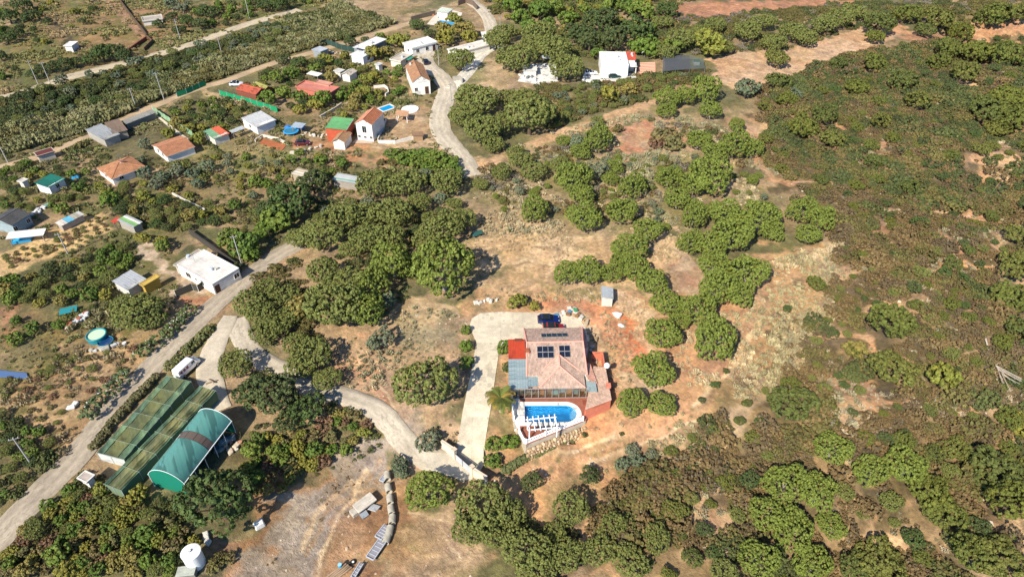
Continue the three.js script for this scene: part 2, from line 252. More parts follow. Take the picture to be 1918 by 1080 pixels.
// ---------------------------------------------------------------- roads, lanes and paved yards
function ribbon(name, label, s, width, mat, lift = 0.1, cat = 'road') {
  const pts = worldPoly(s).map(([x, z]) => new THREE.Vector3(x, 0, z)), c = new THREE.CatmullRomCurve3(pts, false, 'centripetal'), n = Math.max(8, Math.round(c.getLength() / 1.5)), m = 5;
  const pos = [], uv = [], idx = [], len = c.getLength();
  for (let i = 0; i <= n; i++) {
    const p = c.getPointAt(i / n), t = c.getTangentAt(i / n), w = (typeof width === 'function' ? width(i / n) : width) * (1 + (vn(i / 3, width.length || 4) - 0.5) * 0.1);
    for (let k = -1; k <= m + 1; k++) { const q = (Math.max(0, Math.min(m, k)) / m - 0.5) * (k <= 0 || k >= m ? 1 + (vn(i * 0.8 + k * 19, len) - 0.5) * 0.16 : 1), x = p.x + t.z * -q * w, z = p.z + t.x * q * w, y = H(x, z) + (k < 0 || k > m ? -0.2 : lift); pos.push(x, y, z); uv.push(q * w, i / n * len); if (k >= 0 && k <= m) block(x, z, k > 0 && k < m ? 0.95 : 0.4); }
  }
  const W = m + 3; for (let i = 0; i < n; i++) for (let k = 0; k < W - 1; k++) { const a = i * W + k; idx.push(a, a + 1, a + W, a + 1, a + W + 1, a + W); }
  const g = new THREE.BufferGeometry(); g.setAttribute('position', new THREE.Float32BufferAttribute(pos, 3)); g.setAttribute('uv', new THREE.Float32BufferAttribute(uv, 2)); g.setIndex(idx); g.computeVertexNormals();
  return solo(name, g, mat, label, cat, null, 'structure');
}
// a paved sheet over the land from its corner points, with a shallow edge
function sheetGeo(poly, lift, thick = 0.25) {
  const sh = poly.map(([x, z]) => new THREE.Vector2(x, -z)); if (THREE.ShapeUtils.isClockWise(sh)) { sh.reverse(); }
  const tris = THREE.ShapeUtils.triangulateShape(sh, []).map((t) => t.map((i) => [sh[i].x, -sh[i].y])), pos = [], uv = [];
  const put = (p, y) => { pos.push(p[0], y, p[1]); uv.push(p[0], p[1]); };
  const split = (a, b, c, d) => {
    const L = (p, q) => Math.hypot(p[0] - q[0], p[1] - q[1]), ab = L(a, b), bc = L(b, c), ca = L(c, a), mx = Math.max(ab, bc, ca);
    if (mx < 2.2 || d > 9) { for (const p of [a, b, c]) put(p, H(...p) + lift); return; }
    const mid = (p, q) => [(p[0] + q[0]) / 2, (p[1] + q[1]) / 2];
    if (mx === ab) { const m = mid(a, b); split(a, m, c, d + 1); split(m, b, c, d + 1); } else if (mx === bc) { const m = mid(b, c); split(a, b, m, d + 1); split(a, m, c, d + 1); } else { const m = mid(c, a); split(a, b, m, d + 1); split(m, b, c, d + 1); }
  };
  for (const [a, b, c] of tris) split(a, b, c, 0);
  for (let i = 0; i < sh.length; i++) { const p = [sh[i].x, -sh[i].y], q = [sh[(i + 1) % sh.length].x, -sh[(i + 1) % sh.length].y], n = Math.max(1, Math.round(Math.hypot(p[0] - q[0], p[1] - q[1]) / 2)); for (let k = 0; k < n; k++) { const a = [lerp(p[0], q[0], k / n), lerp(p[1], q[1], k / n)], b = [lerp(p[0], q[0], (k + 1) / n), lerp(p[1], q[1], (k + 1) / n)], ya = H(...a) + lift, yb = H(...b) + lift; put(a, ya); put(a, ya - thick); put(b, yb); put(b, yb); put(a, ya - thick); put(b, yb - thick); } }
  const g = new THREE.BufferGeometry(); g.setAttribute('position', new THREE.Float32BufferAttribute(pos, 3)); g.setAttribute('uv', new THREE.Float32BufferAttribute(uv, 2)); g.computeVertexNormals(); return g;
}
function sheet(name, label, s, mat, lift = 0.12, cat = 'paving', kind = 'structure') { const poly = worldPoly(s); blockPoly(poly); return solo(name, sheetGeo(poly, lift), mat, label, cat, null, kind); }
const roadGrey = worn(0xb5a896), roadPale = worn(0xcdc2b0), earthPale = concrete(0xbda484), gravelPale = concrete(0xcbbfac), drivePale = M(0xe2d6c0, 0.92, { map: slabTex });
ribbon('valley_road', 'pale country road running through the valley above the reeds', '-30,190 0,184 60,168 120,147 180,131 240,117 300,100 360,82 420,60 470,43 520,29 560,18', 5.2, worn(0xc9bba2));
ribbon('reed_track', 'narrow pale earth track below the reed bed', '860,18 800,34 775,41 700,64 640,82 560,105 500,122 420,152 365,167 300,194 260,210 225,228 150,262 60,297 -20,318', 3.4, earthPale);
ribbon('village_road', 'winding pale concrete road beside the long brown tiled house', '808,88 797,104 797,118 812,134 830,150 838,168 830,195 823,222 828,248 847,275 868,302 886,330', 6.2, roadPale);
ribbon('hill_lane', 'pale concrete lane climbing from the village road fork', '940,84 918,92 900,104 885,122 868,144 842,168', 4.6, worn(0xe2dccf));
ribbon('upper_road', 'pale concrete road curving down past the blue awning house', '862,-12 884,4 905,20 917,40 922,62', 5.4, roadPale);
ribbon('valley_lane', 'long grey concrete road running beside the netted greenhouse', '-40,1045 0,1003 60,938 130,868 185,802 240,736 300,670 350,618 400,572 440,540 500,490 545,464 574,452', 4.9, roadGrey);
ribbon('gravel_lane', 'white gravel lane where the white van is parked', '432,592 412,628 398,660 390,690 398,725 416,768', (t) => 3 + 1.4 * Math.sin(t * 3), gravelPale, 0.14);
ribbon('access_lane', 'grey concrete access lane winding to the gate', '446,596 452,630 484,670 530,694 590,730 650,743 700,764 735,798 762,832 800,858 848,872 880,886', 4.0, worn(0xc4b9a8), 0.12);
sheet('gate_apron', 'pale concrete apron outside the sliding gate', '770,838 802,848 845,850 890,884 884,900 862,898 800,875', concrete(0xc4bbac), 0.14);
sheet('driveway', 'pale concrete driveway with turning circle behind the house', '852,846 862,800 872,745 884,690 892,640 879,612 884,597 900,587 940,584 1000,586 1060,588 1085,598 1104,622 1104,640 985,640 950,640 936,652 930,690 920,760 908,832 908,866 898,886', drivePale, 0.13);
paints.length = 0;
for (const s of ['1330,112 1400,96 1480,92 1560,66 1640,44 1690,36 1700,60 1640,90 1560,110 1480,150 1420,160 1390,170 1340,150', '1690,44 1720,64 1780,60 1918,40 1918,60 1780,84 1720,90', '1220,178 1340,143 1345,158 1230,195', '1150,245 1225,225 1230,240 1215,290 1160,290', '1220,20 1330,0 1600,0 1590,8 1440,18 1330,36']) blockPoly(worldPoly(s));

// ---------------------------------------------------------------- builders for houses, sheds, walls, cars
// barrel-tiled slope: a plane polygon (local points, eave edge first) covered with real ribs and courses
function tiled(pts, pitch = 0.24, course = 0.42) {
  const V = pts.map((p) => new THREE.Vector3(...p)), u = V[1].clone().sub(V[0]).normalize(), n = u.clone().cross(V[V.length - 1].clone().sub(V[0])).normalize(); if (n.y < 0) n.negate();
  const v = n.clone().cross(u).normalize(); if (v.y < 0) v.negate();
  const Q = V.map((p) => { const d = p.clone().sub(V[0]); return [d.dot(u), d.dot(v)]; });
  const span = (a) => { let lo = 1e9, hi = -1e9; for (let i = 0; i < Q.length; i++) { const [x0, y0] = Q[i], [x1, y1] = Q[(i + 1) % Q.length]; if ((a - x0) * (a - x1) <= 0 && Math.abs(x1 - x0) > 1e-6) { const y = y0 + (y1 - y0) * (a - x0) / (x1 - x0); lo = Math.min(lo, y); hi = Math.max(hi, y); } } return hi >= lo ? [lo, hi] : null; };
  const umin = Math.min(...Q.map((q) => q[0])), umax = Math.max(...Q.map((q) => q[0])), cols = Math.max(2, Math.round((umax - umin) / pitch)), sub = 4, vmax = Math.max(...Q.map((q) => q[1])), rows = Math.max(2, Math.round(vmax / course));
  const pos = [], uv = [], put = (a, b, h) => { const p = V[0].clone().addScaledVector(u, a).addScaledVector(v, b).addScaledVector(n, h); pos.push(p.x, p.y, p.z); uv.push(a, b); };
  for (let c = 0; c < cols * sub; c++) {
    const a0 = umin + (umax - umin) * (c + 1e-4) / (cols * sub), a1 = umin + (umax - umin) * (c + 1 - 1e-4) / (cols * sub), s0 = span(a0), s1 = span(a1); if (!s0 || !s1) continue;
    const h0 = Math.abs(Math.sin(Math.PI * c / sub)) * 0.07, h1 = Math.abs(Math.sin(Math.PI * (c + 1) / sub)) * 0.07;
    for (let k = 0; k < rows; k++) {
      const lo = vmax * k / rows, hi = vmax * (k + 1) / rows, cl = (s, y) => Math.max(s[0], Math.min(s[1], y)), A = cl(s0, lo), B = cl(s0, hi), C = cl(s1, lo), D = cl(s1, hi); if (B - A < 1e-4 && D - C < 1e-4) continue;
      put(a0, A, h0 + 0.05); put(a1, C, h1 + 0.05); put(a1, D, h1 + 0.01); put(a0, A, h0 + 0.05); put(a1, D, h1 + 0.01); put(a0, B, h0 + 0.01);
    }
  }
  const g = new THREE.BufferGeometry(); g.setAttribute('position', new THREE.Float32BufferAttribute(pos, 3)); g.setAttribute('uv', new THREE.Float32BufferAttribute(uv, 2)); g.computeVertexNormals(); return g;
}
const polyGeo = (tris) => { const g = new THREE.BufferGeometry(), uv = []; g.setAttribute('position', new THREE.Float32BufferAttribute(tris.flat(2), 3)); for (const t of tris) for (const p of t) uv.push(p[0] + p[2], p[1] + p[2] * 0.3); g.setAttribute('uv', new THREE.Float32BufferAttribute(uv, 2)); g.computeVertexNormals(); return g; };
const quad = (a, b, c, d) => [[a, b, c], [a, c, d]];
// metal sheet roof with real ribs; the slab lies in local xz and is tilted by the caller
function ribbed(w, d, t = 0.05, pitch = 0.5) { const list = [box(w, t, d)]; const n = Math.max(2, Math.round(w / pitch)); for (let i = 0; i <= n; i++) list.push(box(0.07, 0.05, d - 0.02, -w / 2 + 0.04 + (w - 0.08) * i / n, t / 2 + 0.02, 0)); return G(list); }
// a window on a wall: side f/b/l/r, s along the wall, sill height, width, height
function windowOn(o, L, D, side, s, y, w, h, frame = 0xe8e4dc, name = 'window', glass = GLASS) {
  const g = new THREE.Group(), ry = { f: 0, b: Math.PI, l: -Math.PI / 2, r: Math.PI / 2 }[side], q = side === 'l' || side === 'r', off = (q ? L : D) / 2;
  const fr = G(box(w + 0.16, 0.09, 0.1, 0, h / 2 + 0.045, 0), box(w + 0.16, 0.09, 0.16, 0, -h / 2 - 0.045, 0.02), box(0.08, h, 0.1, -w / 2 - 0.04, 0, 0), box(0.08, h, 0.1, w / 2 + 0.04, 0, 0), box(0.05, h, 0.07, 0, 0, 0));
  const m = new THREE.Matrix4().makeRotationY(ry).multiply(new THREE.Matrix4().makeTranslation(s, y + h / 2, off + 0.02));
  const f = part(o, name, fr.applyMatrix4(m), M(frame, 0.7));
  part(f, 'pane', box(w, h, 0.04).applyMatrix4(m), glass);
}
function frameOf(a, b, c, h) {                                    // rectangle from three roof corners, clockwise as seen from above
  const A = P(...a, h), B = P(...b, h), C = P(...c, h), u0 = new THREE.Vector3(B.x - A.x, 0, B.z - A.z), v0 = new THREE.Vector3(C.x - B.x, 0, C.z - B.z), L = u0.length(), D = v0.length();
  const u = new THREE.Vector3(u0.x + v0.z, 0, u0.z - v0.x).normalize(), v = new THREE.Vector3(-u.z, 0, u.x), cx = (A.x + C.x) / 2, cz = (A.z + C.z) / 2;   // the two sides vote for the turn by their length
  return { L, D, x: cx, z: cz, y: H(cx, cz), yaw: Math.atan2(-u.z, u.x), u, v };
}
function blockFrame(f, pad = 0.6) { const q = (a, b) => [f.x + f.u.x * a * (f.L / 2 + pad) + f.v.x * b * (f.D / 2 + pad), f.z + f.u.z * a * (f.L / 2 + pad) + f.v.z * b * (f.D / 2 + pad)]; blockPoly([q(-1, -1), q(1, -1), q(1, 1), q(-1, 1)]); }
function house(name, label, cat, o) {
  if (o.h <= 3.3 && o.h > 2.2) o.h *= 0.86;
  const f = frameOf(o.a, o.b, o.c, o.h), { L, D } = f, t = thing(name, label, cat, [f.x, f.y, f.z], f.yaw, o.group), h = o.h, wall = plaster(o.wall ?? 0xeeeae2), ov = o.over ?? 0.3; blockFrame(f);
  const w = L - 2 * ov, d = D - 2 * ov;
  if (!o.open) part(t, 'wall', box(w, h + 1.2, d, 0, h / 2 - 0.6, 0), wall);
  else for (const sx of [-1, 1]) for (const sz of [-1, 1]) part(t, 'post', box(0.16, h + 0.6, 0.16, sx * (w / 2 - 0.1), h / 2 - 0.3, sz * (d / 2 - 0.1)), M(o.post ?? 0x8a7a66, 0.9));
  const rm = o.tile ? roofTile(o.roof) : metal(o.roof, o.rough ?? 0.7);
  if (o.type === 'flat') {
    part(t, 'roof', box(L, 0.22, D, 0, h + 0.11, 0), concrete(o.roof));
    const rim = plaster(o.rim ?? o.wall ?? 0xeeeae2), ph = o.par ?? 0.3; for (const s of [-1, 1]) { part(t, 'parapet', box(L + 0.04, ph, 0.2, 0, h + 0.22 + ph / 2, s * (D / 2 - 0.08)), rim); part(t, 'parapet', box(0.2, ph - 0.01, D - 0.36, s * (L / 2 - 0.08), h + 0.22 + ph / 2, 0), rim); }
  } else if (o.type === 'shed') {
    const n = o.sheets ? o.sheets.length : Math.max(2, Math.round(L / 2.2)), tilt = (o.rise ?? 0.5) / D, sw = L / n;
    for (let i = 0; i < n; i++) { const c = o.sheets ? o.sheets[i] : o.roof, g = ribbed(sw - 0.03, D / Math.cos(Math.atan(tilt)) + (i % 2) * 0.08).rotateX(Math.atan(tilt)).translate(-L / 2 + sw * (i + 0.5), h + 0.12 + (i % 3) * 0.012, 0); part(t, 'roof_sheet', g, metal(new THREE.Color(c).offsetHSL(0, 0, ((i * 37) % 7 - 3) * 0.009).getHex(), o.rough ?? 0.7)); }
    if (!o.open) { const r = (o.rise ?? 0.5) / 2; part(t, 'wall_top', polyGeo([...quad([-w / 2, h, -d / 2], [-w / 2, h + r, -d / 2], [w / 2, h + r, -d / 2], [w / 2, h, -d / 2])]), wall); }
    if (o.rise > 0.3 && !o.open) for (const s of [-1, 1]) part(t, 'gable', polyGeo([[[s * w / 2, h - 0.02, -d / 2], [s * w / 2, h - 0.02, d / 2], [s * w / 2, h + (o.rise) / 2 - 0.05, -d / 2]]]), wall);
  } else if (o.type === 'gable') {                               // ridge along local x, or along z with ridge:'z'
    const rise = o.rise ?? 1.6, rz = o.ridge === 'z', E = rz ? L : D, R = rz ? D : L, pt = (a, y, b) => rz ? [b, y, a] : [a, y, b];
    for (const s of [-1, 1]) {
      part(t, 'roof_slope', tiled([pt(-R / 2 * s, h, s * E / 2), pt(R / 2 * s, h, s * E / 2), pt(R / 2 * s, h + rise, 0), pt(-R / 2 * s, h + rise, 0)], o.pitch ?? 0.3), s > 0 || !o.roof2 ? rm : roofTile(o.roof2));
      part(t, 'soffit', polyGeo(quad(pt(-R / 2, h - 0.06, s * E / 2), pt(R / 2, h - 0.06, s * E / 2), pt(R / 2, h + rise - 0.06, 0), pt(-R / 2, h + rise - 0.06, 0))), wall);
      if (!o.open) part(t, 'gable', polyGeo([[pt(s * (R / 2 - ov), h - 0.02, -E / 2 + ov), pt(s * (R / 2 - ov), h - 0.02, E / 2 - ov), pt(s * (R / 2 - ov), h + rise * (1 - 2 * ov / E) - 0.05, 0)]]), wall);
    }
    part(t, 'ridge', rz ? new THREE.CylinderGeometry(0.12, 0.12, R, 8).rotateX(Math.PI / 2).translate(0, h + rise + 0.04, 0) : new THREE.CylinderGeometry(0.12, 0.12, R, 8).rotateZ(Math.PI / 2).translate(0, h + rise + 0.04, 0), rm);
  } else if (o.type === 'hip') {
    const rise = o.rise ?? 1.5, k = Math.min(L, D) / 2, a = L / 2, b = D / 2, rl = Math.max(0.05, a - k), y0 = h, y1 = h + rise;
    part(t, 'roof_slope', tiled([[-a, y0, b], [a, y0, b], [rl, y1, 0], [-rl, y1, 0]], 0.3), rm); part(t, 'roof_slope', tiled([[a, y0, -b], [-a, y0, -b], [-rl, y1, 0], [rl, y1, 0]], 0.3), rm);
    part(t, 'roof_slope', tiled([[a, y0, b], [a, y0, -b], [rl, y1, 0]], 0.3), rm); part(t, 'roof_slope', tiled([[-a, y0, -b], [-a, y0, b], [-rl, y1, 0]], 0.3), rm);
    for (const sx of [-1, 1]) for (const sz of [-1, 1]) part(t, 'hip_ridge', bar([sx * a, y0 + 0.08, sz * b], [sx * rl, y1 + 0.08, 0], 0.1), rm);
    part(t, 'eaves', box(L - 0.04, 0.08, D - 0.04, 0, y0 - 0.04, 0), wall);
  }
  for (const [side, s, y, ww, hh, k] of o.win ?? []) windowOn(t, w, d, side, s, y, ww, hh, k === 'door' ? 0x5b3a28 : 0xd9d4ca, k === 'door' ? 'door' : 'window', k === 'door' ? M(0x4a2f22, 0.7) : GLASS);
  for (const [x, z, s] of o.chimney ?? []) { const c = part(t, 'chimney', box(s, 1.1, s, x, h + (o.chy ?? 1.2), z), plaster(0xf0ece4)); part(c, 'cap', box(s + 0.2, 0.08, s + 0.2, x, h + (o.chy ?? 1.2) + 0.62, z), roofTile(0xb0694a)); }
  if (L > 6 && !o.open) { const sx = (L * 37 % 1 - 0.5) * L * 0.5, hy = o.type === 'flat' ? h + 0.22 : h + 0.1, au = part(t, 'aerial', cyl(0.03, 0.03, 2.6, sx, hy + 1.2, -d * 0.3, 5), M(0x777a7c, 0.5)); part(au, 'aerial_arm', G(box(1.0, 0.03, 0.03, sx, hy + 2.3, -d * 0.3), box(0.7, 0.03, 0.03, sx, hy + 2.0, -d * 0.3)), M(0x777a7c, 0.5)); if (o.type === 'flat') { part(t, 'roof_vent', box(0.6, 0.5, 0.5, -sx * 0.7, hy + 0.22, d * 0.2), plaster(0xdcd8d0)); part(t, 'roof_tank', cyl(0.4, 0.4, 0.8, sx * 0.5, hy + 0.38, d * 0.15, 14), M(0xb9bfc4, 0.6)); } if (o.type !== 'flat') for (const s of [-1, 1]) part(t, 'gutter', box(o.ridge === 'z' ? 0.1 : L, 0.1, o.ridge === 'z' ? D : 0.1, o.ridge === 'z' ? s * (L / 2 + 0.06) : 0, h - 0.02, o.ridge === 'z' ? 0 : s * (D / 2 + 0.06)), M(0xb5b2ac, 0.6)); }
  return Object.assign(t, { frame: f });
}
// a wall along photo points; posts where asked
function wallLine(name, label, cat, s, h, th, color, o = {}) {
  const pts = worldPoly(s), p0 = pts[0], t = thing(name, label, cat, [p0[0], H(...p0), p0[1]], 0, o.group), m = o.mat ?? plaster(color), y0 = H(...p0);
  for (let i = 0; i + 1 < pts.length; i++) {
    const [ax, az] = pts[i], [bx, bz] = pts[i + 1], L = Math.hypot(bx - ax, bz - az), n = Math.max(1, Math.round(L / (o.step ?? 4))), ry = Math.atan2(-(bz - az), bx - ax);
    for (let k = 0; k < n; k++) { const f = (k + 0.5) / n, x = lerp(ax, bx, f), z = lerp(az, bz, f), y = H(x, z); block(x, z, 0.6);
      part(t, o.panel ?? 'panel', box(L / n + (o.panel ? -0.03 : 0.01 + (k % 2) * 0.006), h + 0.5, th + (k % 2) * 0.006, x - p0[0], y - y0 + h / 2 - 0.25, z - p0[1], ry), m);
      if (o.post) part(t, 'post', cyl(0.05, 0.05, h + 0.7, lerp(ax, bx, k / n) - p0[0], y - y0 + h / 2 - 0.15, lerp(az, bz, k / n) - p0[1], 6), M(o.post, 0.6));
      if (o.cap) part(t, 'coping', box(L / n + 0.02 + (k % 2) * 0.008, 0.1, th + 0.12 + (k % 2) * 0.008, x - p0[0], y - y0 + h + 0.05, z - p0[1], ry), plaster(o.cap)); }
  }
  return t;
}
// ---- vehicles: local x is forward
function makeCar(name, label, color, kind, pos, yaw, group) {
  const t = thing(name, label, kind === 'van' ? 'van' : 'car', [pos.x, pos.y + (pos.lift ?? 0), pos.z], yaw, group); block(pos.x, pos.z, 2.2);
  const paintM = M(color, 0.3, { phys: true, clearcoat: 1, clearcoatRoughness: 0.08, metalness: 0.15 }), W = 1.78, van = kind === 'van';
  const prof = van ? [[-2.5, 0.35], [-2.52, 1.1], [-2.48, 1.15], [2.0, 1.15], [2.42, 0.95], [2.5, 0.4]] : [[-2.05, 0.38], [-2.12, 0.72], [-2.02, 0.98], [-1.2, 1.0], [0.95, 0.96], [1.75, 0.84], [2.08, 0.68], [2.12, 0.4]];
  const top = van ? [[-2.5, 1.12], [-2.46, 1.95], [-2.3, 2.02], [1.05, 2.02], [1.25, 1.95], [1.98, 1.12]] : [[-1.98, 0.95], [-1.62, 1.36], [-1.3, 1.45], [0.1, 1.46], [0.35, 1.4], [1.05, 0.93]];
  const ext = (pts, w, bev) => new THREE.ExtrudeGeometry(new THREE.Shape(pts.map((p) => new THREE.Vector2(...p))), { depth: w - 2 * bev, bevelEnabled: true, bevelThickness: bev, bevelSize: bev * 0.6, bevelSegments: 2, steps: 1 }).translate(0, 0, -w / 2 + bev);
  part(t, 'body', ext(prof, W, 0.12), paintM);
  const shell = part(t, 'cabin', ext(top, W - 0.16, 0.14), van ? paintM : GLASS);
  if (!van) { part(shell, 'roof', rbox(1.75, 0.07, W - 0.42, -0.58, 1.5, 0, 0.03), paintM); for (const s of [-1, 1]) for (const x of [-0.75, 0.28]) part(shell, 'pillar', box(0.08, 0.5, 0.03, x, 1.2, s * (W / 2 - 0.07)), paintM); }
  else { part(shell, 'windscreen', box(0.05, 0.78, 1.45, 0, 0, 0).rotateZ(0.72).translate(1.72, 1.56, 0), GLASS); for (const s of [-1, 1]) { part(shell, 'side_window', box(0.7, 0.42, 0.03, 0.95, 1.55, s * (W / 2 - 0.06)), GLASS); } for (let i = 0; i < 3; i++) part(shell, 'emblem', box(0.5, 0.5, 0.02, -1.9 + i * 0.72, 1.5, W / 2 - 0.055), M(0xb4473c, 0.6)); }
  for (const x of van ? [-1.6, 1.6] : [-1.28, 1.32]) for (const s of [-1, 1]) { const w = part(t, 'wheel', new THREE.CylinderGeometry(0.33, 0.33, 0.22, 18).rotateX(Math.PI / 2).translate(x, 0.33, s * (W / 2 - 0.08)), M(0x15151a, 0.9)); part(w, 'rim', new THREE.CylinderGeometry(0.2, 0.2, 0.03, 14).rotateX(Math.PI / 2).translate(x, 0.33, s * (W / 2 + 0.045)), M(0xb8bbc0, 0.35, { metalness: 0.7 })); }
  for (const s of [-1, 1]) { part(t, 'headlight', rbox(0.14, 0.16, 0.34, van ? 2.46 : 2.05, 0.72, s * 0.6, 0.04), M(0xdfe6ea, 0.15)); part(t, 'tail_light', rbox(0.1, 0.2, 0.26, van ? -2.54 : -2.12, 0.84, s * 0.66, 0.03), M(0x8a1518, 0.3)); part(t, 'mirror', rbox(0.14, 0.12, 0.2, van ? 1.5 : 0.72, van ? 1.3 : 1.02, s * (W / 2 + 0.1), 0.04), paintM); }
  return t;
}
const at = (px, py, lift = 0) => Object.assign(P(px, py), { lift });

// ---------------------------------------------------------------- the villa with its pool terrace
{
  const D0 = 0.14, wallW = plaster(0xf1ece2), pink = roofTile(0xcbaf9f), ridgeC = M(0xe09a86, 0.85), rot = 0.018;
  const vX = 8.2, vZ = -90.6, t = thing('villa', 'single storey villa with pink tiled hipped roof and glazed veranda', 'house', [vX, 0.0, vZ], rot);
  blockPoly([[-1.5, -99], [15, -99], [15.5, -82], [-1.5, -82]]);
  const X = (x) => x - vX, Z = (z) => z - vZ, eh = 3.25, rh = 5.5;
  part(t, 'wall', box(10.2, eh + 1, 11.4, X(8), eh / 2 - 0.5, Z(-91.2)), wallW);
  const bl = [X(2.4), eh, Z(-97.5)], br = [X(13.5), eh, Z(-97.6)], rl = [X(2.7), rh, Z(-91.3)], rr = [X(12.9), rh, Z(-91.4)], fl = [X(2.5), eh, Z(-85)], fr = [X(13.2), eh, Z(-85.2)];
  part(t, 'roof_slope', tiled([br, bl, rl, rr]), pink, 'rear tiled slope with a row of solar panels');
  // front slope, open where the wing runs in
  const wl = X(4.5), wr = X(12.6), wz = Z(-82.4), wh = 3.0, aZ = Z(-85.7), aY = 4.95, bZ = Z(-88.6), bY = 4.95, cx = X(8.35);
  part(t, 'roof_slope', tiled([fl, fr, rr, rl]), pink, 'front tiled slope with two blocks of solar panels');
  part(t, 'wing_slope', tiled([[wl, wh, wz], [wr, wh, wz], [cx, aY, aZ]]), pink); 
  part(t, 'wing_slope', tiled([[wl, wh, Z(-86.0)], [wl, wh, wz], [cx, aY, aZ], [cx, bY, bZ]]), pink); part(t, 'wing_slope', tiled([[wr, wh, wz], [wr, wh, Z(-86.0)], [cx, bY, bZ], [cx, aY, aZ]]), pink);
  for (const [a, b] of [[[wl, wh, wz], [cx, aY, aZ]], [[wr, wh, wz], [cx, aY, aZ]], [[cx, aY, aZ], [cx, bY, bZ]], [rl, rr], [[wl, wh + 0.15, Z(-85.6)], [cx, bY, bZ]], [[wr, wh + 0.15, Z(-85.6)], [cx, bY, bZ]]]) part(t, 'ridge', bar([a[0], a[1] + 0.1, a[2]], [b[0], b[1] + 0.1, b[2]], 0.13, 8), ridgeC);
  for (const [a, b] of [[bl, rl], [rl, fl], [br, rr], [rr, fr]]) part(t, 'verge', bar([a[0], a[1] + 0.07, a[2]], [b[0], b[1] + 0.07, b[2]], 0.16, 8), ridgeC);
  for (const s of [[bl, rl, fl], [br, rr, fr]]) part(t, 'gable', polyGeo([[s[0], s[2], s[1]].map(([x, y, z]) => [x + (x < 0 ? 0.3 : -0.3), y - 0.06, z])]), wallW);
  // lower roofs along the east side
  part(t, 'side_roof', tiled([[X(14.9), 2.5, Z(-83.6)], [X(14.1), 2.6, Z(-88.6)], [X(13.1), 3.1, Z(-88.6)], [X(13.2), 3.1, Z(-84.2)]]), roofTile(0xdca793));
  part(t, 'side_roof', tiled([[X(14.2), 2.6, Z(-92.6)], [X(14.0), 2.7, Z(-97.8)], [X(12.9), 3.3, Z(-97.9)], [X(12.9), 3.3, Z(-92.8)]]), roofTile(0xdca793));
  part(t, 'side_wall', box(1.3, 3.4, 5.0, X(13.5), 1.0, Z(-95.2)), wallW); part(t, 'side_wall', box(1.3, 3.2, 4.6, X(13.5), 0.9, Z(-86.2)), wallW);
  // chimney on the west edge
  const ch = part(t, 'chimney', box(0.6, 1.5, 0.9, X(2.75), 4.5, Z(-89.6)), plaster(0xdb9a82)); part(ch, 'cap', box(0.75, 0.1, 1.05, X(2.75), 5.3, Z(-89.6)), roofTile(0xb0694a));
  // solar panels: each one a part
  const cell = M(0x232a38, 0.22, { metalness: 0.3 }), alu = M(0xd8dadc, 0.4, { metalness: 0.6 });
  const fall = (z) => z < Z(-91.35) ? lerp(eh, rh, (z - Z(-97.5)) / 6.2) : lerp(rh, eh, (z - Z(-91.35)) / 6.3), pan = (x, z, w, d, k) => { const back = z < Z(-91.35), y = fall(z) + 0.24, g = rbox(w, 0.05, d, 0, 0, 0, 0.015, 1).rotateX(back ? -Math.atan(2.25 / 6.2) : Math.atan(2.25 / 6.3)).translate(x, y, z), p = part(t, 'solar_panel', g, cell); part(p, 'panel_frame', G(box(w + 0.06, 0.03, 0.05, 0, 0, d / 2), box(w + 0.06, 0.03, 0.05, 0, 0, -d / 2), box(0.05, 0.03, d, w / 2, 0, 0), box(0.05, 0.03, d, -w / 2, 0, 0)).rotateX(back ? -Math.atan(2.25 / 6.2) : Math.atan(2.25 / 6.3)).translate(x, y, z), alu); };
  for (let i = 0; i < 5; i++) pan(X(5.95 + i * 0.98), Z(-94.0 - i * 0.04), 0.92, 1.6);
  for (let i = 0; i < 3; i++) for (let j = 0; j < 2; j++) pan(X(5.0 + i * 0.98), Z(-89.9 + j * 1.12), 0.93, 1.07);
  for (let i = 0; i < 2; i++) for (let j = 0; j < 2; j++) pan(X(8.95 + i * 0.98), Z(-90.0 + j * 1.12), 0.93, 1.07);
  // flat metal roof and glazed veranda in front and west
  const blue = [0x9db2ba, 0x95abb4, 0xa4b7be];
  for (let i = 0; i < 7; i++) part(t, 'veranda_roof_sheet', ribbed(3.4, 1.02, 0.05, 0.5).translate(X(1.0), 2.75 + (i % 2) * 0.02, Z(-89.4) + i * 1.03), metal(blue[i % 3], 0.5));
  for (let i = 0; i < 2; i++) part(t, 'veranda_roof_sheet', ribbed(2.1, 1.3, 0.05, 0.5).translate(X(3.55), 2.72 + i * 0.02, Z(-84.3) + i * 1.2 - 0.6), metal(blue[i], 0.5));
  part(t, 'veranda_roof_sheet', box(1.7, 0.06, 2.6, X(13.75), 2.72, Z(-83.0)), metal(0x9fb0b2, 0.5));
  const frameM = M(0x9a9088, 0.6), dark = M(0x2a2622, 0.9);
  part(t, 'veranda_back', box(15, 2.6, 0.15, X(7.0), 1.3, Z(-84.3)), plaster(0xdf9a66));
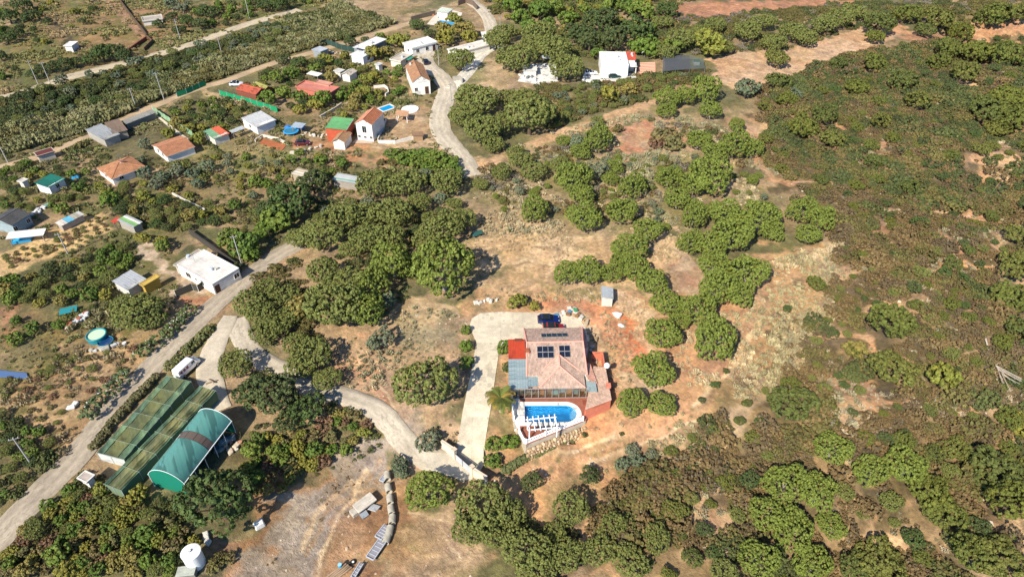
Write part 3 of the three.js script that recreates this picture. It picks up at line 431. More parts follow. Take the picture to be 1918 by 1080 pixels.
  for (let i = 0; i < 12; i++) { const x = X(-0.3) + i * 1.2, c = [0xd9cdb8, 0xb99a80, 0xaa7f68, 0xc09a80, 0xe0884c, 0xdf9a66, 0xb9c2b4, 0xc2beb2, 0xe89a60, 0xb5b8aa, 0xe8b890, 0xe0884c][i]; const gl = part(t, 'veranda_bay', G(box(1.2, 0.12, 0.1, x + 0.6, 2.55, Z(-82.75)), box(1.2, 0.1, 0.1, x + 0.6, 0.2, Z(-82.75)), box(0.09, 2.4, 0.12, x, 1.35, Z(-82.75))), frameM); part(gl, 'pane', box(1.1, 2.2, 0.02, x + 0.6, 1.35, Z(-82.76)), M(0xdfe6e6, 0.05, { phys: true, transmission: 1, thickness: 0 })); part(gl, 'blind', box(0.95, [1.0, 0.7, 1.2, 0.5, 1.7, 0.9, 1.3, 1.0, 1.5, 1.2, 0.9, 1.6][i], 0.04, x + 0.6, [1.9, 2.1, 1.8, 2.2, 1.5, 2, 1.2, 1.7, 1.5, 1.3, 1.9, 1.4][i], Z(-83.1)), M(c, 0.9)); }
  part(t, 'veranda_end', box(0.1, 2.5, 2.6, X(14.55), 1.35, Z(-84.1)), frameM); part(t, 'veranda_end', box(0.1, 2.5, 6.2, X(-0.4), 1.35, Z(-86.2)), plaster(0xcfd2d0));
  // red roofed annexe west of the house
  part(t, 'annexe_wall', box(2.9, 3.4, 5.0, X(0.9), 0.9, Z(-92.6)), wallW);
  part(t, 'annexe_roof', ribbed(3.1, 5.3, 0.08, 0.32).translate(X(0.9), 2.66, Z(-92.6)), metal(0xc8492b, 0.8), 'orange red sheet roof');
  part(t, 'vent', box(1.5, 0.3, 0.5, X(1.3), 2.85, Z(-94.9)), M(0x6b3a2a, 0.8));
  // pavilion east of the terrace
  const tv = thing('tiled_pavilion', 'low tiled outbuilding with salmon wall beside the pool terrace', 'outbuilding', [14.6, 0, -84], 0); blockPoly([[12, -93], [18, -93], [18, -77], [12, -77]]);
  const q = (x, y, z) => [x - 14.6, y, z + 84];
  part(tv, 'roof', tiled([q(12.4, 2.15, -78.2), q(17.15, 2.15, -80.4), q(16.9, 2.3, -88.2), q(14.75, 2.3, -88.4), q(14.4, 2.25, -84.0)].slice(0, 4)), roofTile(0xd8b8a4));
  part(tv, 'upper_roof', tiled([q(17.1, 2.34, -88.35), q(17.0, 2.4, -92.4), q(14.8, 2.4, -92.4), q(14.8, 2.34, -88.35)]), roofTile(0xc9b294));
  const salmon = plaster(0xdf8468), seg = (ax, az, bx, bz, h) => box(Math.hypot(bx - ax, bz - az), h, 0.22, (ax + bx) / 2 - 14.6, h / 2 - 3.2, (az + bz) / 2 + 84, Math.atan2(-(bz - az), bx - ax));
  part(tv, 'wall', seg(12.5, -78.35, 17.0, -80.5, 5.3), salmon, 'salmon painted end wall'); part(tv, 'wall', seg(16.95, -80.5, 16.8, -92.3, 5.3), salmon); part(tv, 'wall', seg(12.5, -78.4, 14.9, -88.2, 5.2), salmon); part(tv, 'wall', seg(14.9, -92.3, 16.8, -92.3, 5.3), salmon);
  part(tv, 'turret', box(0.8, 0.6, 0.8, 16.9 - 14.6, 2.5, -83.5 + 84), plaster(0xe08a70)); part(tv, 'water_tank', new THREE.SphereGeometry(0.55, 16, 12).translate(17.1 - 14.6, 2.9, -88 + 84), M(0xf2f0ec, 0.5), 'white round water tank');
  // terrace: solid platform, terracotta paving, white coping round the pool
  const poly = worldPoly('957,742 966,796 985,838 1096,790 1100,742', 0).map((p) => p); 
  const dk = [[-0.4, -83.2], [0.2, -77.5], [2.3, -72.4], [12.6, -77.6], [14.8, -83.2]]; blockPoly(dk);
  const ter = thing('pool_terrace', 'raised terracotta paved pool terrace with stone retaining wall', 'terrace', [7, 0, -79], 0); const tx = (x) => x - 7, tz = (z) => z + 79;
  const px0 = 2.2, px1 = 9.3, pz0 = -81.0, pz1 = -77.3, pr = (pz1 - pz0) / 2, pcz = (pz0 + pz1) / 2;
  const pool = (g) => { const s = new THREE.Path(); s.moveTo(px0 - g, -(pz1 + g)); s.lineTo(px1, -(pz1 + g)); s.absarc(px1, -pcz, pr + g, -Math.PI / 2, Math.PI / 2, false); s.lineTo(px0 - g, -(pz0 - g)); s.closePath(); return s; };
  const shapeOf = (pts) => new THREE.Shape(pts.map(([x, z]) => new THREE.Vector2(x, -z)));
  const lay = (sh, d, y) => new THREE.ExtrudeGeometry(sh, { depth: d, bevelEnabled: false, curveSegments: 24 }).rotateX(-Math.PI / 2).translate(-7, y, 79);
  const base = shapeOf(dk); base.holes.push(pool(0.0)); part(ter, 'platform', lay(base, 4.6, -4.5), plaster(0xd6c8b4));
  { const bed = shapeOf(dk); bed.holes.push(pool(0.02)); part(ter, 'paving_bed', lay(bed, 0.02, 0.104), concrete(0x9c5f4c)); }
  // paving slabs laid one by one, left out under the pool and coping
  { const slabG = [0, 1, 2].map(() => rbox(1.16, 0.05, 1.16, 0, 0, 0, 0.02, 1)), cols = [0x9c5a45, 0xa5634c, 0x945240, 0xab6b55].map((c) => concrete(c)); let k = 0;
    for (let z = -82.9; z < -72.8; z += 1.2) for (let x = -0.2; x < 14.6; x += 1.2) { const c = [[x - 0.58, z - 0.58], [x + 0.58, z - 0.58], [x + 0.58, z + 0.58], [x - 0.58, z + 0.58]]; if (!c.every(([a, b]) => inPoly(a, b, dk))) continue; if (c.some(([a, b]) => a > px0 - 1.6 && a < px1 && b > pz0 - 0.75 && b < pz1 + 0.8) || c.some(([a, b]) => a >= px1 && Math.hypot(a - px1, b - pcz) < pr + 0.85)) continue; k++; const m = part(ter, 'paving_slab', slabG[k % 3], cols[(k * 7) % 4]); m.position.set(tx(x), 0.125, tz(z)); } }
  { const rim = new THREE.Shape(); const o = pool(0.85); rim.curves = o.curves; rim.holes.push(pool(0.0)); part(ter, 'pool_coping', lay(rim, 0.07, 0.1), plaster(0xf7f4ee)); }
  part(ter, 'west_strip', lay(shapeOf([[-0.35, -83.1], [0.25, -77.4], [0.9, -75.9], [1.32, -75.9], [1.32, -83.1]]), 0.06, 0.105), plaster(0xf4f1ea));
  { const wallS = shapeOf([[px0, pz1], [px1, pz1], [px1, pz0], [px0, pz0]]); const floor = new THREE.Shape(pool(0).getPoints(24)); part(ter, 'pool_floor', lay(floor, 0.1, -1.6), M(0x6cc4ee, 0.6)); void wallS;
    const pts = pool(-0.012).getPoints(24), tri = []; for (let i = 0; i + 1 < pts.length; i++) { const [a, b] = [pts[i], pts[i + 1]]; tri.push(...quad([a.x - 7, -1.55, -a.y + 79], [b.x - 7, -1.55, -b.y + 79], [b.x - 7, 0.13, -b.y + 79], [a.x - 7, 0.13, -a.y + 79])); } part(ter, 'pool_lining', polyGeo(tri), M(0x62b8e6, 0.6));
    for (let i = 0; i < 3; i++) { const st = new THREE.Shape(); st.absarc(px1 + 0.3, -pcz, pr - 0.2 - i * 0.4, -Math.PI / 2 + 0.5, Math.PI / 2 - 0.5, false); const g = new THREE.ExtrudeGeometry(st, { depth: 0.25, bevelEnabled: false, curveSegments: 16 }).rotateX(-Math.PI / 2).translate(-7, -0.6 - 0.3 * i, 79); part(ter, 'pool_step', i === 0 ? g : g, M(0x9fcdea, 0.6)); } }
  { const w = new THREE.Shape(pool(-0.015).getPoints(24)); const wg = new THREE.ExtrudeGeometry(w, { depth: 1.45, bevelEnabled: false }).rotateX(-Math.PI / 2).translate(-7, -1.48, 79); part(ter, 'pool_water', wg, M(0xffffff, 0.03, { phys: true, transmission: 1, thickness: 1, ior: 1.33, attenuationColor: new THREE.Color(0.2, 0.66, 0.9), attenuationDistance: 3.2 })); }
  // rubble retaining wall: stones one by one along the front edge
  { const r = rng(9), cols = [0xcbb08c, 0xb79a78, 0xd8c2a2, 0xa98c6c].map((c) => plaster(c)), gs = [0, 1, 2, 3].map((i) => { const g = new THREE.IcosahedronGeometry(1, 1), p = g.attributes.position; for (let k = 0; k < p.count; k++) { const q = 0.82 + 0.3 * vn(p.getX(k) * 1.7 + i * 9, p.getY(k) * 1.7 + p.getZ(k) * 2.1); p.setXYZ(k, p.getX(k) * q, p.getY(k) * q, p.getZ(k) * q); } g.computeVertexNormals(); return g; });
    const [ax, az] = dk[2], [bx, bz] = dk[3]; let k = 0;
    for (let row = 0; row < 5; row++) for (let f = 0.02 + (row % 2) * 0.02; f < 1; f += 0.036 + r() * 0.02) { const x = lerp(ax, bx, f), z = lerp(az, bz, f), m = part(ter, 'stone', gs[k % 4], cols[(k * 5 + row) % 4]); m.position.set(tx(x + 0.25 + row * -0.03), -0.85 - row * 0.52 + (r() - 0.5) * 0.12, tz(z + 0.45 + row * 0.12)); if (r() < 0.25) m.position.y -= 0.2; m.scale.set(0.24 + r() * 0.26, 0.18 + r() * 0.18, 0.22 + r() * 0.16); m.rotation.set(r(), r() * 6, r()); k++; } }
  // balustrade: rail, plinth, pillars and each baluster
  { const b = thing('balustrade', 'white balustrade along the edge of the pool terrace', 'balustrade', [2.3, 0.1, -72.4], 0), white = M(0xf4f1ea, 0.7), lathe = new THREE.LatheGeometry([[0.07, 0], [0.05, 0.06], [0.1, 0.22], [0.04, 0.46], [0.07, 0.52]].map(([r, y]) => new THREE.Vector2(r, y)), 8);
    const run = (A, B) => { const L = Math.hypot(B[0] - A[0], B[1] - A[1]), ry = Math.atan2(-(B[1] - A[1]), B[0] - A[0]), mx = (A[0] + B[0]) / 2 - 2.3, mz = (A[1] + B[1]) / 2 + 72.4; part(b, 'rail', box(L, 0.1, 0.2, mx, 0.86, mz, ry), white); part(b, 'plinth', box(L, 0.12, 0.22, mx, 0.14, mz, ry), white); const n = Math.round(L / 0.3); for (let i = 1; i < n; i++) { const m = part(b, 'baluster', lathe, white); m.position.set(lerp(A[0], B[0], i / n) - 2.3, 0.26, lerp(A[1], B[1], i / n) + 72.4); } const np = Math.max(1, Math.round(L / 3.2)); for (let i = 0; i <= np; i++) part(b, 'pillar', rbox(0.3, 1.1, 0.3, lerp(A[0], B[0], i / np) - 2.3, 0.58, lerp(A[1], B[1], i / np) + 72.4, 0.03), white); };
    run([2.3, -72.75], [12.1, -77.6]); run([1.2, -75.0], [2.0, -72.9]); run([0.0, -82.6], [0.3, -77.7]); }
  // pergola over the near end of the pool
  { const g = thing('pergola', 'white open pergola of slanting beams by the pool', 'pergola', [5.0, 0.12, -74.9], 0.12), white = M(0xf6f4f0, 0.6);
    for (const [x, z] of [[-2.3, 1.1], [2.3, 1.1], [-2.3, -1.1], [2.3, -1.1]]) part(g, 'post', box(0.16, 2.4, 0.16, x, 1.2, z), white);
    for (const z of [1.1, -1.1]) part(g, 'beam', box(5.2, 0.18, 0.14, 0, 2.48, z), white); for (let i = 0; i < 6; i++) part(g, 'rafter', box(0.13, 0.16, 3.2, -2.3 + i * 0.92, 2.66, 0), white); }
  // small terrace furniture
  { const tb = thing('garden_table', 'small dark outdoor table under the pergola', 'table', [5.4, 0.15, -75.4]); part(tb, 'top', rbox(1.3, 0.06, 0.8, 0, 0.72, 0, 0.02), M(0x50505a, 0.6)); for (const sx of [-1, 1]) for (const sz of [-1, 1]) part(tb, 'leg', box(0.06, 0.7, 0.06, sx * 0.55, 0.35, sz * 0.32), M(0x50505a, 0.6)); }
  for (const [x, z, r] of [[4.2, -75.6, 0.2], [6.4, -75.2, 2.9]]) { const c = thing('garden_chair', 'dark outdoor chair under the pergola', 'chair', [x, 0.15, z], r, 'chairs under the pergola'), m = M(0x3e3a44, 0.7); part(c, 'seat', rbox(0.5, 0.06, 0.5, 0, 0.45, 0, 0.02), m); part(c, 'backrest', rbox(0.06, 0.5, 0.5, -0.24, 0.72, 0, 0.02), m); for (const sx of [-1, 1]) for (const sz of [-1, 1]) part(c, 'leg', box(0.05, 0.44, 0.05, sx * 0.2, 0.22, sz * 0.2), m); }
  { const u = thing('pump_box', 'grey lidded pump box beside the pool terrace', 'box', P(968, 803)); part(u, 'body', rbox(0.9, 0.7, 1.2, 0, 0.35, 0, 0.04), plaster(0xe9e4da)); part(u, 'lid', rbox(0.8, 0.06, 1.1, 0, 0.73, 0, 0.02), M(0x7f8c8f, 0.7)); }
}
// cars at the villa
makeCar('parked_car', 'dark blue hatchback parked behind the villa', 0x0b1f63, 'car', at(1027, 603, 0.13), 0.03);
makeCar('parked_car', 'red car parked close behind the villa roof', 0x8e1f22, 'car', at(1037, 619, 0.13), 0.02);
// gate and its walls
{
  wallLine('gate_wall', 'cream rendered wall left of the sliding gate', 'wall', '828,838 850,856', 2.1, 0.35, 0xf0e4d2, { cap: 0xe6d8c4 });
  wallLine('gate_wall', 'cream rendered wall right of the sliding gate', 'wall', '884,890 912,908', 2.1, 0.35, 0xf0e4d2, { cap: 0xe6d8c4 });
  const A = P(851, 858), B = P(883, 889), L = Math.hypot(B.x - A.x, B.z - A.z), g = thing('sliding_gate', 'grey metal sliding gate across the driveway', 'gate', [(A.x + B.x) / 2, Math.min(A.y, B.y), (A.z + B.z) / 2], Math.atan2(-(B.z - A.z), B.x - A.x)), gm = M(0xb9bcc0, 0.5);
  for (let i = 0; i < 9; i++) part(g, 'slat', box(L - 0.3, 0.17, 0.04, 0, 0.25 + i * 0.19, 0), gm); for (const s of [-1, 0, 1]) part(g, 'post', box(0.1, 2.1, 0.1, s * (L / 2 - 0.2), 0.95, 0), M(0x3a3533, 0.6)); part(g, 'top_rail', box(L, 0.1, 0.1, 0, 2.0, 0), M(0x3a3533, 0.6));
  for (const [px, py] of [[852, 859], [885, 891]]) { const p = P(px, py), t = thing('gate_pillar', 'cream gate pillar with flat cap at the sliding gate', 'pillar', p, Math.atan2(-(B.z - A.z), B.x - A.x), 'gate pillars'); part(t, 'shaft', box(0.55, 2.8, 0.55, 0, 1.1, 0), plaster(0xf0e4d2)); part(t, 'cap', rbox(0.8, 0.14, 0.8, 0, 2.57, 0, 0.03), plaster(0xe0cdb4)); }
}
wallLine('garden_kerb', 'low pale kerb wall along the driveway by the green bushes', 'kerb', '905,832 905,868', 0.5, 0.2, 0xe6dcca);

// ---------------------------------------------------------------- houses and sheds of the valley
house('white_house', 'white flat roofed house beside the grey road', 'house', { a: [336, 497], b: [383, 468], c: [443, 504], h: 3.2, type: 'flat', roof: 0xf1ece6, wall: 0xfaf8f4, over: 0.05, par: 0.12, win: [['l', -2.6, 1.1, 1.6, 1.2], ['l', 0, 1.5, 0.6, 0.5], ['l', 2.2, 1.1, 0.9, 1.2], ['f', -2.5, 0.1, 1.0, 2.1, 'door'], ['f', 2.4, 1.1, 1.2, 1.1]] });
house('lean_to', 'grey flat lean-to behind the white flat roofed house', 'shed', { a: [324, 497], b: [372, 468], c: [380, 472], h: 2.2, type: 'flat', roof: 0xbdb2a6, wall: 0xcfc6ba, par: 0.08 });
house('metal_shed', 'grey metal roofed shed beside the brown tree', 'shed', { a: [212, 528], b: [246, 507], c: [271, 522], h: 2.6, type: 'shed', roof: 0xb9bec4, wall: 0xd8d6d0, rise: 0.4, group: undefined });
house('yellow_shed', 'yellow flat roofed shed joined to the grey metal shed', 'shed', { a: [261, 533], b: [292, 515], c: [299, 520], h: 2.6, type: 'flat', roof: 0xd9b95e, wall: 0xcaa648, par: 0.1 });
house('striped_shed', 'shed roofed with grey, white and green sheets', 'shed', { a: [221, 413], b: [237, 402], c: [264, 416], h: 2.5, type: 'shed', sheets: [0xb5b8ba, 0xf0efec, 0x8fbf7d, 0x86b673, 0xb9bcc2].reverse(), roof: 0xb5b8ba, wall: 0xb0a89c, rise: 0.3 });
house('red_canopy', 'red sheet canopy next to the striped shed', 'canopy', { a: [208, 415], b: [221, 407], c: [226, 411], h: 2.3, type: 'shed', roof: 0xd8503a, open: true, rise: 0.2 });
house('teal_roof_house', 'small white house with a teal sheet roof', 'house', { a: [65, 344], b: [95, 326], c: [120, 334], h: 2.7, type: 'shed', roof: 0x127a6c, wall: 0xeceef0, rise: 0.4, win: [['f', 0, 1, 0.9, 0.9]] });
house('garden_hut', 'small pale hut beside the teal roofed house', 'hut', { a: [33, 340], b: [43, 333], c: [51, 337], h: 2.1, type: 'flat', roof: 0xd8d2c8, wall: 0xe8e4dc, par: 0.08 });
house('hipped_house', 'white house with a hipped brown tile roof and terrace rail', 'house', { a: [184, 315], b: [244, 290], c: [268, 312], h: 2.3, type: 'hip', tile: true, roof: 0xbf8863, wall: 0xf6f3ee, rise: 1.4, win: [['l', 0, 1, 1, 1.1], ['f', -2, 1, 1, 1.1], ['f', 2, 0.1, 0.9, 2, 'door']], chimney: [[0.5, 0.2, 0.6]] });
house('double_gable_house', 'white house with two brown tiled roof strips', 'house', { a: [288, 272], b: [338, 252], c: [360, 275], h: 2.4, type: 'gable', tile: true, roof: 0xb9805f, wall: 0xfaf8f4, rise: 1.1, win: [['l', -1.2, 1, 0.9, 1.2], ['l', 1.6, 1, 0.9, 1.2]] });
house('grey_roof_barn', 'grey sheet roofed barn standing by the reed track', 'barn', { a: [168, 244], b: [191, 231], c: [215, 251], h: 2.8, type: 'shed', roof: 0xa6abb0, wall: 0xb4aca2, rise: 0.4 });
house('brown_roof_barn', 'brown mottled roofed barn joined to the grey barn', 'barn', { a: [192, 231], b: [221, 225], c: [241, 243], h: 2.9, type: 'shed', roof: 0x8d7867, wall: 0xa89c90, rise: 0.3 });
house('long_pen', 'long low grey roofed pen along the reed track', 'shed', { a: [229, 228], b: [284, 205], c: [289, 210], h: 2.0, type: 'shed', roof: 0x9a9893, wall: 0x8a8782, rise: 0.2 });
house('two_tone_hut', 'small hut with green and orange roof halves', 'hut', { a: [382, 248], b: [409, 236], c: [427, 249], h: 2.6, type: 'shed', sheets: [0x7fb08a, 0x7fb08a, 0xd8694a, 0xd8694a], roof: 0x7fb08a, wall: 0xe4ddd2, rise: 0.5 });
house('low_carport', 'grey roofed low carport right of the two tone hut', 'carport', { a: [430, 246], b: [453, 236], c: [458, 240], h: 2.1, type: 'shed', roof: 0xc0c3c8, open: true, rise: 0.2 });
house('grey_white_house', 'white house with pale grey roof below the green fence', 'house', { a: [455, 223], b: [489, 208], c: [513, 224], h: 2.9, type: 'shed', roof: 0xc9ccd0, wall: 0xf4f4f2, rise: 0.5, win: [['l', 0, 1, 0.8, 1], ['r', 0, 1, 0.8, 1]] });
house('orange_roof_cabin', 'brick red cabin with an orange pitched roof', 'cabin', { a: [453, 166], b: [462, 154], c: [488, 168], h: 2.6, type: 'gable', ridge: 'z', roof: 0xcf6a50, wall: 0x8d4f3c, rise: 0.9, over: 0.2 });
house('moss_roof_cabin', 'cabin with yellow green roof beside the orange roofed cabin', 'cabin', { a: [479, 160], b: [488, 153], c: [503, 164], h: 2.6, type: 'gable', ridge: 'z', roof: 0xa8a45a, wall: 0x8a4a38, rise: 0.8, over: 0.2 });
house('pink_terrace_house', 'flat pink roofed low house among fruit trees', 'house', { a: [560, 162], b: [570, 150], c: [629, 167], h: 2.2, type: 'flat', roof: 0xd98a7a, wall: 0xd07c6a, par: 0.35, rim: 0xc77a68 });
house('pink_annexe', 'pale pink flat annexe beside the pink house', 'annexe', { a: [590, 156], b: [596, 150], c: [622, 157], h: 2.8, type: 'flat', roof: 0xdba590, wall: 0xcf9482, par: 0.2 });
house('white_canopy', 'white roofed canopy above the pink house', 'canopy', { a: [576, 139], b: [582, 133], c: [601, 138], h: 2.2, type: 'shed', roof: 0xf1efec, open: true, rise: 0.2 });
house('grey_gable_hut', 'grey roofed white hut in the gardens', 'hut', { a: [640, 139], b: [652, 129], c: [667, 133], h: 2.6, type: 'gable', roof: 0xb9b1a6, wall: 0xf3f1ed, rise: 0.7 });
house('pale_hut', 'pale roofed hut joined left of the grey roofed hut', 'hut', { a: [625, 133], b: [633, 128], c: [645, 132], h: 2.3, type: 'flat', roof: 0xd8d6d2, wall: 0xe6e3de, par: 0.06 });
house('compound_shed', 'grey flat shed at the corner of the dark fenced compound', 'shed', { a: [586, 93], b: [599, 86], c: [613, 92], h: 2.8, type: 'flat', roof: 0xc4ccd6, wall: 0x9aa0a6, par: 0.06 });
house('white_slab_house', 'long white roofed house behind the fenced compound', 'house', { a: [662, 88], b: [704, 69], c: [724, 75], h: 3.2, type: 'flat', roof: 0xfaf9f7, wall: 0x8f969c, par: 0.06, win: [['r', 0, 1, 0.9, 1]] });
{
  const hse = house('solar_roof_house', 'white roofed house with a black solar panel', 'house', { a: [658, 102], b: [676, 91], c: [698, 98], h: 3.2, type: 'flat', roof: 0xfaf9f7, wall: 0xeef3f6, par: 0.06, win: [['f', 0, 1, 1.4, 1]] });
  for (let i = 0; i < 4; i++) part(hse, 'solar_panel', rbox(0.9, 0.06, 1.7, 1.2 - i * 0.02, 3.62, -1.9 + i * 1.8 - 0.9 + 0.4, 0.02), M(0x2a2f3a, 0.25, { metalness: 0.3 }));
}
house('bright_white_house', 'white flat roofed house at the head of the village road', 'house', { a: [760, 83], b: [802, 69], c: [813, 80], h: 3.2, type: 'flat', roof: 0xfbf9f6, wall: 0xfdfcfa, par: 0.4, win: [['f', -3, 1, 1.2, 1.2], ['f', 1, 1, 1.2, 1.2], ['f', 4, 0.1, 1, 2.1, 'door'], ['l', 0, 1, 0.9, 1]] });
{
  const hse = house('village_terrace_house', 'pale flat terrace house beside the white house', 'house', { a: [735, 112], b: [752, 98], c: [768, 104], h: 2.6, type: 'flat', roof: 0xd9cdbf, wall: 0xe8e0d4, par: 0.3, win: [['f', 0, 0.9, 1, 1]] });
  part(hse, 'awning', box(3, 0.08, 1.4, 1, 2.2, hse.frame.D / 2 + 0.5), M(0x2f8a6b, 0.8));
}
house('small_annexe', 'small white annexe with grey roof above the gardens', 'annexe', { a: [702, 121], b: [709, 117], c: [716, 120], h: 2.6, type: 'flat', roof: 0xcfd0d0, wall: 0xeeebe6, par: 0.05 });
house('brown_tiled_house', 'long white house with a brown tiled gable roof', 'house', { a: [756, 122], b: [789, 120], c: [809, 153], h: 4.2, type: 'gable', ridge: 'z', tile: true, roof: 0xa97e5f, wall: 0xfbf8f3, rise: 1.9, over: 0.15, win: [['f', -1.8, 1.2, 0.9, 1.1], ['f', 1.6, 0.1, 1.0, 2.2, 'door'], ['r', -3, 1.4, 0.9, 1.1], ['l', 2, 1.4, 0.9, 1.1]], chimney: [[-1.5, -5, 0.6]], chy: 1.5 });
house('two_storey_house', 'two storey white house with a reddish tiled roof and barred windows', 'house', { a: [671, 229], b: [686, 205], c: [712, 212], h: 5.2, type: 'gable', ridge: 'x', tile: true, roof: 0xa9694b, roof2: 0xc98a6c, wall: 0xfdfcfa, rise: 1.3, over: 0.1, win: [['l', 0, 2.6, 1.2, 1.9], ['l', -1.8, 0.9, 0.7, 0.7], ['l', 1.8, 0.9, 0.7, 0.7], ['l', 0, 0.9, 0.7, 0.6]] });
house('green_roof_house', 'terracotta walled house with a flat green roof', 'house', { a: [612, 240], b: [622, 219], c: [659, 223], h: 3.8, type: 'shed', roof: 0x6fb377, wall: 0xc65c3e, rise: 0.3, over: 0.12, rough: 0.8 });
house('brown_roof_cottage', 'small white cottage with brown roof next to the green roof', 'cottage', { a: [624, 264], b: [634, 246], c: [656, 250], h: 2.8, type: 'gable', ridge: 'x', tile: true, roof: 0xa5805f, wall: 0xf8f5f0, rise: 1.0 });
house('tiled_gazebo', 'tiled roof gazebo with white pillars near the round white terrace', 'gazebo', { a: [741, 217], b: [742, 207], c: [765, 208], h: 2.6, type: 'shed', roof: 0xd8ab86, open: true, post: 0xf2efea, rise: 0.5 });
house('lean_shelter', 'brown board shelter at the end of the village plot', 'shelter', { a: [771, 256], b: [772, 248], c: [793, 246], h: 1.6, type: 'shed', roof: 0xa58468, wall: 0xb09070, rise: 0.3 });
house('patched_roof_hut', 'long hut with patched pale sheet roof above the dark tree', 'hut', { a: [546, 327], b: [558, 315], c: [603, 325], h: 2.2, type: 'shed', sheets: [0xd9d3c6, 0xc7bda8, 0xe2ded6, 0xb9ab92, 0xcfc6b6, 0xa99d88], roof: 0xd9d3c6, wall: 0xb7a892, rise: 0.4 });
house('sheet_roof_hut', 'hut with grey and teal sheet roof beside the pines', 'hut', { a: [623, 338], b: [632, 325], c: [682, 332], h: 2.4, type: 'shed', sheets: [0xbfc4c8, 0x7db5a6, 0xc4c9cc, 0xbac0c6, 0xc6cbd0, 0xb2b8be], roof: 0xbfc4c8, wall: 0xa9a299, rise: 0.4 });
{
  const w = house('white_warehouse', 'large white flat roofed hillside house with white yard', 'house', { a: [1124, 124], b: [1125, 99], c: [1174, 98], h: 4.2, type: 'flat', roof: 0xffffff, wall: 0xffffff, par: 0.1, over: 0.05, win: [['f', -4.6, 1.2, 2.2, 1.1], ['f', 1, 0.9, 3, 2.2, 'door']] }), L = w.frame.L, D = w.frame.D;
  part(w, 'lower_roof', box(L * 0.7, 0.2, 3.4, L * 0.1, 2.8, D / 2 + 1.6), plaster(0xf7f8fa)); part(w, 'ridge_fold', box(0.12, 0.08, D, -L * 0.18, 4.5, 0), plaster(0xe9e9e9));
  part(w, 'porch_post', box(0.3, 3, 0.3, L * 0.42, 1.4, D / 2 + 3), plaster(0xf7f8fa)); part(w, 'porch_post', box(0.3, 3, 0.3, -L * 0.2, 1.4, D / 2 + 3), plaster(0xf7f8fa));
}
house('orange_block', 'small block with an orange flat roof beside the white hillside house', 'outbuilding', { a: [1173, 112], b: [1173, 98], c: [1190, 98], h: 4.0, type: 'flat', roof: 0xdf5f45, wall: 0xf2efe9, par: 0.12, rim: 0xc9553c, win: [['f', 0, 1.2, 0.8, 1.2]] });
sheet('white_yard', 'white paved yard in front of the white hillside house', '1090,152 1094,138 1125,138 1190,138 1191,147 1140,152', plaster(0xf2efea));
wallLine('yard_wall', 'white wall along the front of the hillside yard', 'wall', '1090,154 1140,154 1191,148', 1.1, 0.2, 0xf6f4ef);
sheet('side_yard', 'white paved yard beneath the trees left of the white hillside house', '970,152 985,122 1040,118 1045,152 1010,158', plaster(0xeceae6));
house('yard_hut', 'white flat hut on the yard beneath the trees', 'hut', { a: [978, 133], b: [980, 122], c: [1006, 121], h: 2.4, type: 'flat', roof: 0xefedea, wall: 0xe4e1dc, par: 0.1 });
house('tarp_shelter', 'blue grey sheet shelter under the trees by the white yard', 'shelter', { a: [1012, 110], b: [1018, 104], c: [1040, 104], h: 2.3, type: 'shed', roof: 0xc9d3de, open: true, rise: 0.2 });
makeCar('parked_car', 'white car parked in the hillside yard', 0xf2f3f4, 'car', at(1107, 140, 0.12), 0.05);
makeCar('parked_car', 'dark green estate car in front of the white hillside house', 0x24423f, 'car', at(1151, 146, 0.12), 0.02);
makeCar('parked_car', 'black car driving on the pale village road', 0x17181b, 'car', at(797, 119, 0.1), yawOf([803, 128], [792, 110]));
makeCar('parked_car', 'dark red car beside the round blue trampoline', 0x5e1420, 'car', at(567, 271), 0.1);
makeCar('parked_car', 'dark car in tree shade at the end of the grey road', 0x1b2430, 'car', at(580, 458), 0.5);
makeCar('parked_van', 'white van with red markings on the gravel lane', 0xf3f2f0, 'van', at(352, 694, 0.15), yawOf([340, 705], [362, 684]));
makeCar('parked_car', 'black car in the yard of the blue awning house', 0x20242a, 'car', at(840, 28), 0.2);
makeCar('parked_car', 'white car among sheds by the green fence', 0xe9ebee, 'car', at(443, 160), 0.1);
house('awning_house', 'pale roofed house with a blue awning near the upper road', 'house', { a: [819, 22], b: [826, 14], c: [846, 17], h: 3, type: 'shed', roof: 0xcdd6cc, wall: 0xece8e2, rise: 0.3 });
{ const t = house('blue_awning', 'bright blue sheet awning before the pale roofed house', 'awning', { a: [819, 45], b: [823, 39], c: [851, 42], h: 2.4, type: 'shed', roof: 0x4fa7d8, open: true, rise: 0.25 }); void t; }
sheet('awning_yard', 'pale paved yard round the blue awning', '800,45 815,28 850,20 866,24 862,34 846,38 820,48', concrete(0xe0d6ca));
house('upper_wall_house', 'long white flat roofed shed beside the climbing lane', 'shed', { a: [850, 94], b: [905, 72], c: [906, 82], h: 2.6, type: 'flat', roof: 0xf0e9e0, wall: 0xf4f0ea, par: 0.1 });
house('white_cube', 'small white cube hut where the upper road meets the trees', 'hut', { a: [901, 66], b: [902, 61], c: [911, 60], h: 2.6, type: 'flat', roof: 0xf6f5f2, wall: 0xffffff, par: 0.06 });
wallLine('retaining_wall', 'brown stone wall curving along the upper road', 'wall', '858,10 872,5 886,10 893,18', 2.0, 0.4, 0x7c6a5c);
wallLine('retaining_wall', 'grey stone bank wall above the village track', 'wall', '770,40 790,34 815,28', 1.8, 0.5, 0x6e6358);
